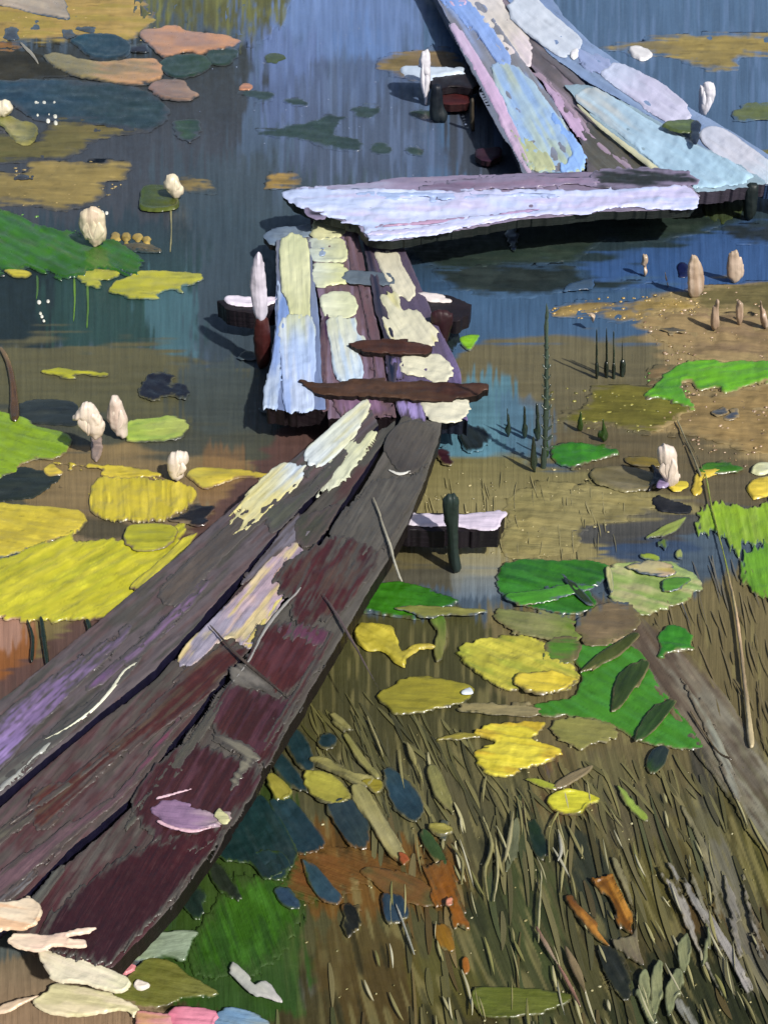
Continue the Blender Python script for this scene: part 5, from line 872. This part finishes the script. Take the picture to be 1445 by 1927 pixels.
# --- more small things the picture shows
pad('olive ring shaped pad at the right edge beside the white bud', [(1375, 212), (1390, 200), (1445, 194), (1500, 200), (1500, 226), (1440, 229), (1390, 226)], '646d38 5c6634 5a6a50', 0, rag=5, mix='4d6478', th=3)
pad('olive pad scrap at the right edge below the last far plank', [(1425, 285), (1500, 278), (1500, 305), (1440, 302)], '6f6c2c', 0, rag=5, th=3)
for i, (pts, c, lab) in enumerate([([(10, 56), (32, 54), (32, 74), (14, 76)], '3a4048', 'dark square nick in the ochre mat at the upper left'),
    ([(118, 56), (140, 58), (150, 68), (130, 76), (118, 70)], '4a4438', 'dark curl scrap beside the round deep blue pad'),
    ([(145, 54), (165, 52), (188, 56), (170, 60)], '44443a', 'thin dark scratch like scrap above the round deep blue pad'),
    ([(27, 331), (45, 327), (64, 330), (60, 334), (35, 336)], '33353a', 'dark nick on the wide tan algae mat at left'),
    ([(248, 86), (275, 84), (278, 94), (262, 98), (248, 96)], '231f28', 'black scrap between the round blue pad and the peach leaf'),
    ([(110, 912), (122, 911), (120, 918), (112, 917)], '26241f', 'tiny black scrap right of the dark pad under the green one'),
    ([(820, 845), (838, 842), (852, 868), (840, 876), (818, 858)], '3a1c26', 'maroon scrap under the foot of the landing'),
    ([(488, 768), (520, 770), (575, 778), (600, 780), (570, 786), (510, 780)], '15151c', 'thin black painted shadow under the left foot of the landing'),  # shadow at the landing foot, put in as a black strip
    ([(448, 665), (485, 660), (484, 676), (455, 680)], '3c4a4e', 'faint dark scrap beside the white topped stake'),
    ([(1340, 773), (1362, 764), (1368, 774), (1350, 786)], '4a5058', 'left of two slate scraps on the brown mud mat'),
    ([(1362, 782), (1385, 770), (1390, 784), (1368, 790)], '4a5260', 'right of two slate scraps on the brown mud mat'),
    ([(1240, 618), (1270, 615), (1290, 622), (1262, 628)], '5a5548', 'dark wrinkle like scrap on the pinkish mat'),
    ([(300, 465), (296, 470), (255, 468), (252, 462)], '7c6a44', 'bronze scrap below the ochre buds'),
    ([(1060, 545), (1110, 520), (1115, 540), (1085, 548)], '3f5670', 'blue grey wedge at the end of the spindle shade band'),
    ([(950, 424), (966, 414), (974, 440), (968, 470), (956, 452)], '141b38', 'navy scrap hanging under the cross plank'),
    ([(1085, 1165), (1150, 1130), (1200, 1150), (1190, 1190), (1120, 1215), (1092, 1200)], '72634a', 'brown scrap between the emerald pad and the big green pad'),
    ([(1150, 1208), (1170, 1196), (1180, 1200), (1172, 1212)], 'b09a78', 'small beige scrap at the top of the big green pad'),
    ([(1020, 1240), (1035, 1200), (1078, 1195), (1092, 1215), (1080, 1240), (1040, 1245)], '4c8236', 'green scrap above the big green pad')]):
    T('leaf_scrap', lab, 'leaf', pts, c, 3, 'small scraps afloat', th=1.2, rag=5, z=.008, soft=5 if len(pts) < 6 else 16)
T('leaf_scrap', 'curled white grey strand between the ochre mat and the ochre leaf', 'leaf', L([(40, 80), (52, 92), (62, 102), (72, 118)], 3, 2, 7), 'b0aa98', 45, th=6, rag=1, z=.009)
leaf('lime leaf scrap above the torn bright yellow pad edge', [(985, 1465), (1015, 1465), (1045, 1478), (1040, 1488), (1010, 1478)], '98a030 a0a838', 20)
leaf('slim beige twig like leaf above the lemon yellow leaf', [(1040, 1480), (1075, 1455), (1112, 1440), (1100, 1458), (1062, 1482)], '857758', -30, th=3)
leaf('lime leaf scrap beside the blue water patch at right', [(1215, 1010), (1250, 990), (1288, 975), (1270, 998), (1238, 1008)], '8a9a48 95a550', -25, rag=4)
leaf('small cream green leaf right of the blue water patch', [(1268, 1045), (1278, 1028), (1286, 1040), (1284, 1054)], 'a0aa5c', 80)
leaf('yellow green leaf scrap on the blue water patch', [(1205, 1046), (1225, 1042), (1242, 1052), (1232, 1058)], '94a83c', 5)
leaf('green leaf fleck on the blue water patch', [(1240, 1018), (1254, 1014), (1255, 1032), (1244, 1030)], '5c7a3c', 80)
leaf('cream blotch leaf on the upper rim of the sage round pad', [(1180, 1062), (1215, 1058), (1260, 1062), (1270, 1080), (1235, 1085), (1200, 1078)], 'bdb38a b4ac80 c2a890', 5, rag=5, z=.012, mix='b8a838')
leaf('dark green leaf fleck on the sage round pad', [(1248, 1092), (1285, 1086), (1300, 1090), (1275, 1108), (1250, 1112)], '4f8a40', -5, z=.012)
leaf('cream leaf tip between the emerald pad and the sage round pad', [(1138, 1072), (1150, 1068), (1156, 1100), (1148, 1115)], 'b4b47c', 80, z=.012)
leaf('light green streaked leaf lying on the emerald pad', [(950, 1118), (1010, 1108), (1080, 1098), (1118, 1105), (1060, 1125), (980, 1138)], '3f8a34 4c9640', -8, z=.012, dry=.4)
leaf('grey blue leaf left of the maroon plank end in the weed', [(828, 1548), (845, 1545), (838, 1580), (826, 1575)], '50564a', 80)
leaf('dull green leaf behind the torn rusty leaf', [(790, 1560), (820, 1575), (840, 1610), (835, 1630), (800, 1600)], '2f4a34 324a2e', 60, rag=5)
leaf('pale leaf blade left of the dark green pointed leaf', [(955, 1580), (965, 1545), (978, 1540), (975, 1600), (952, 1640)], '6c7054 62664a', 98, th=3)
leaf('tiny coral fleck on the torn rusty orange leaf', [(838, 1695), (850, 1686), (852, 1700), (842, 1706)], 'd08a70', 0, z=.018)
leaf('orange tip of the long cream khaki leaf', [(750, 1605), (765, 1605), (770, 1618), (758, 1626)], 'a0542c', 40, z=.015)
# tiny floating crumbs of weed and seed nobody could count
def crumbs(name, label, areas, seed):
    r = random.Random(seed); Vs, Fs, Cs, Us = [], [], [], []; k = 0
    for P, n, cols, (r0, r1) in areas:
        P = crom(P, 3); x0, y0 = P.min(0); x1, y1 = P.max(0); cc = hxs(cols); m = 0
        while m < n:
            x, y = r.uniform(x0, x1), r.uniform(y0, y1)
            if sdist(P, np.array([x]), np.array([y]))[0] < 0: continue
            m += 1; q = mmpp(y)*r.uniform(r0, r1); st = r.uniform(1, 2.6); a = r.uniform(0, 3.14); X, Y = flat(x, y, 0); c = cc[r.randrange(len(cc))]*r.uniform(.8, 1.15); b = len(Vs)
            for ring, (rr_, hh_) in enumerate(((1, 0), (.8, .7), (.3, 1.1))):
                for j in range(6):
                    t = j*math.pi/3+r.uniform(-.2, .2); u, v = math.cos(t)*q*rr_*st, math.sin(t)*q*rr_*1.3
                    Vs.append((X+u*math.cos(a*.3)-v*math.sin(a*.3), Y+u*math.sin(a*.3)+v*math.cos(a*.3), .001+hh_*q*.8)); Cs.append(c); Us.append((x+u*500, y+v*500))
            for ring in (0, 6):
                for j in range(6): Fs.append((b+ring+j, b+ring+(j+1) % 6, b+ring+6+(j+1) % 6, b+ring+6+j))
            Fs.append((b+12, b+13, b+14, b+15)); Fs.append((b+15, b+16, b+17, b+12))
    return tag(link(name, Vs, np.array(Fs), np.array(Cs), np.array(Us), M_LEAF), label, 'duckweed', None, 'stuff')
crumbs('duckweed', 'tiny cream and khaki crumbs of duckweed scattered over the mats and weed', [
    ([(1200, 580), (1445, 560), (1500, 860), (1290, 850), (1230, 650)], 330, 'b09478 8a6f50 c4a88a 7a654c a08458', (1, 2.6)),
    ([(1050, 570), (1290, 555), (1290, 600), (1060, 600)], 90, 'b8984c a08848 c4a868', (1, 2.6)),
    ([(0, 20), (280, 20), (280, 80), (0, 80)], 50, 'b09a60 c0a870 8a7a4c', (1, 2)),
    ([(0, 310), (230, 310), (190, 390), (0, 380)], 70, 'a08c58 7c6e44', (1, 2)),
    ([(780, 890), (1200, 900), (1080, 1040), (780, 1040)], 120, 'a09666 b0a474 776f44', (1, 2)),
    ([(1030, 730), (1300, 740), (1220, 815), (1040, 790)], 90, '8a8438 a09a48 5c5a20', (1.2, 3)),
    ([(180, 900), (350, 910), (340, 970), (190, 970)], 130, 'cfc048 b0a030 dccc50', (1, 2.2)),
    ([(40, 1040), (300, 1020), (200, 1150), (20, 1150)], 60, 'c8c440 b0ac30', (1, 2)),
    ([(700, 1350), (1445, 1420), (1445, 1920), (600, 1920)], 170, 'a8a070 8c8450 c0ba90 6c6636', (.8, 2)),
    ([(20, 400), (260, 470), (240, 520), (20, 500)], 60, '4a8a2c 6aa040 2a5a1a', (1, 2.4)),
    ([(1220, 690), (1440, 680), (1440, 720), (1260, 740)], 30, '7abf48 4a8a2a', (1, 2.4)),
    ([(870, 1210), (1080, 1260), (1000, 1300)], 60, 'd0c448 e0d458 a09a34', (1, 2.2)),
    ([(420, 0), (900, 60), (800, 330), (420, 330)], 40, '7a8cb0 8090b0', (.6, 1.2))], 3)
weed('highlight_grass', 'thick cream painted highlights shaped as blades scattered over the lower right weed', 22, [(760, 1400), (1000, 1500), (1440, 1560), (1440, 1880), (720, 1880), (760, 1600)],  # highlights over the weed, put in as cream coloured blades
     'bdb88c cfc9a4 a8a270 c8c4a8', lambda x, y: 82-14*sm(950, 1300, x), 12, (35, 95), (2.5, 5), 29, .010, .003, 0, .0012)
for o in bpy.data.objects:
    if '_w' in o: del o['_w']
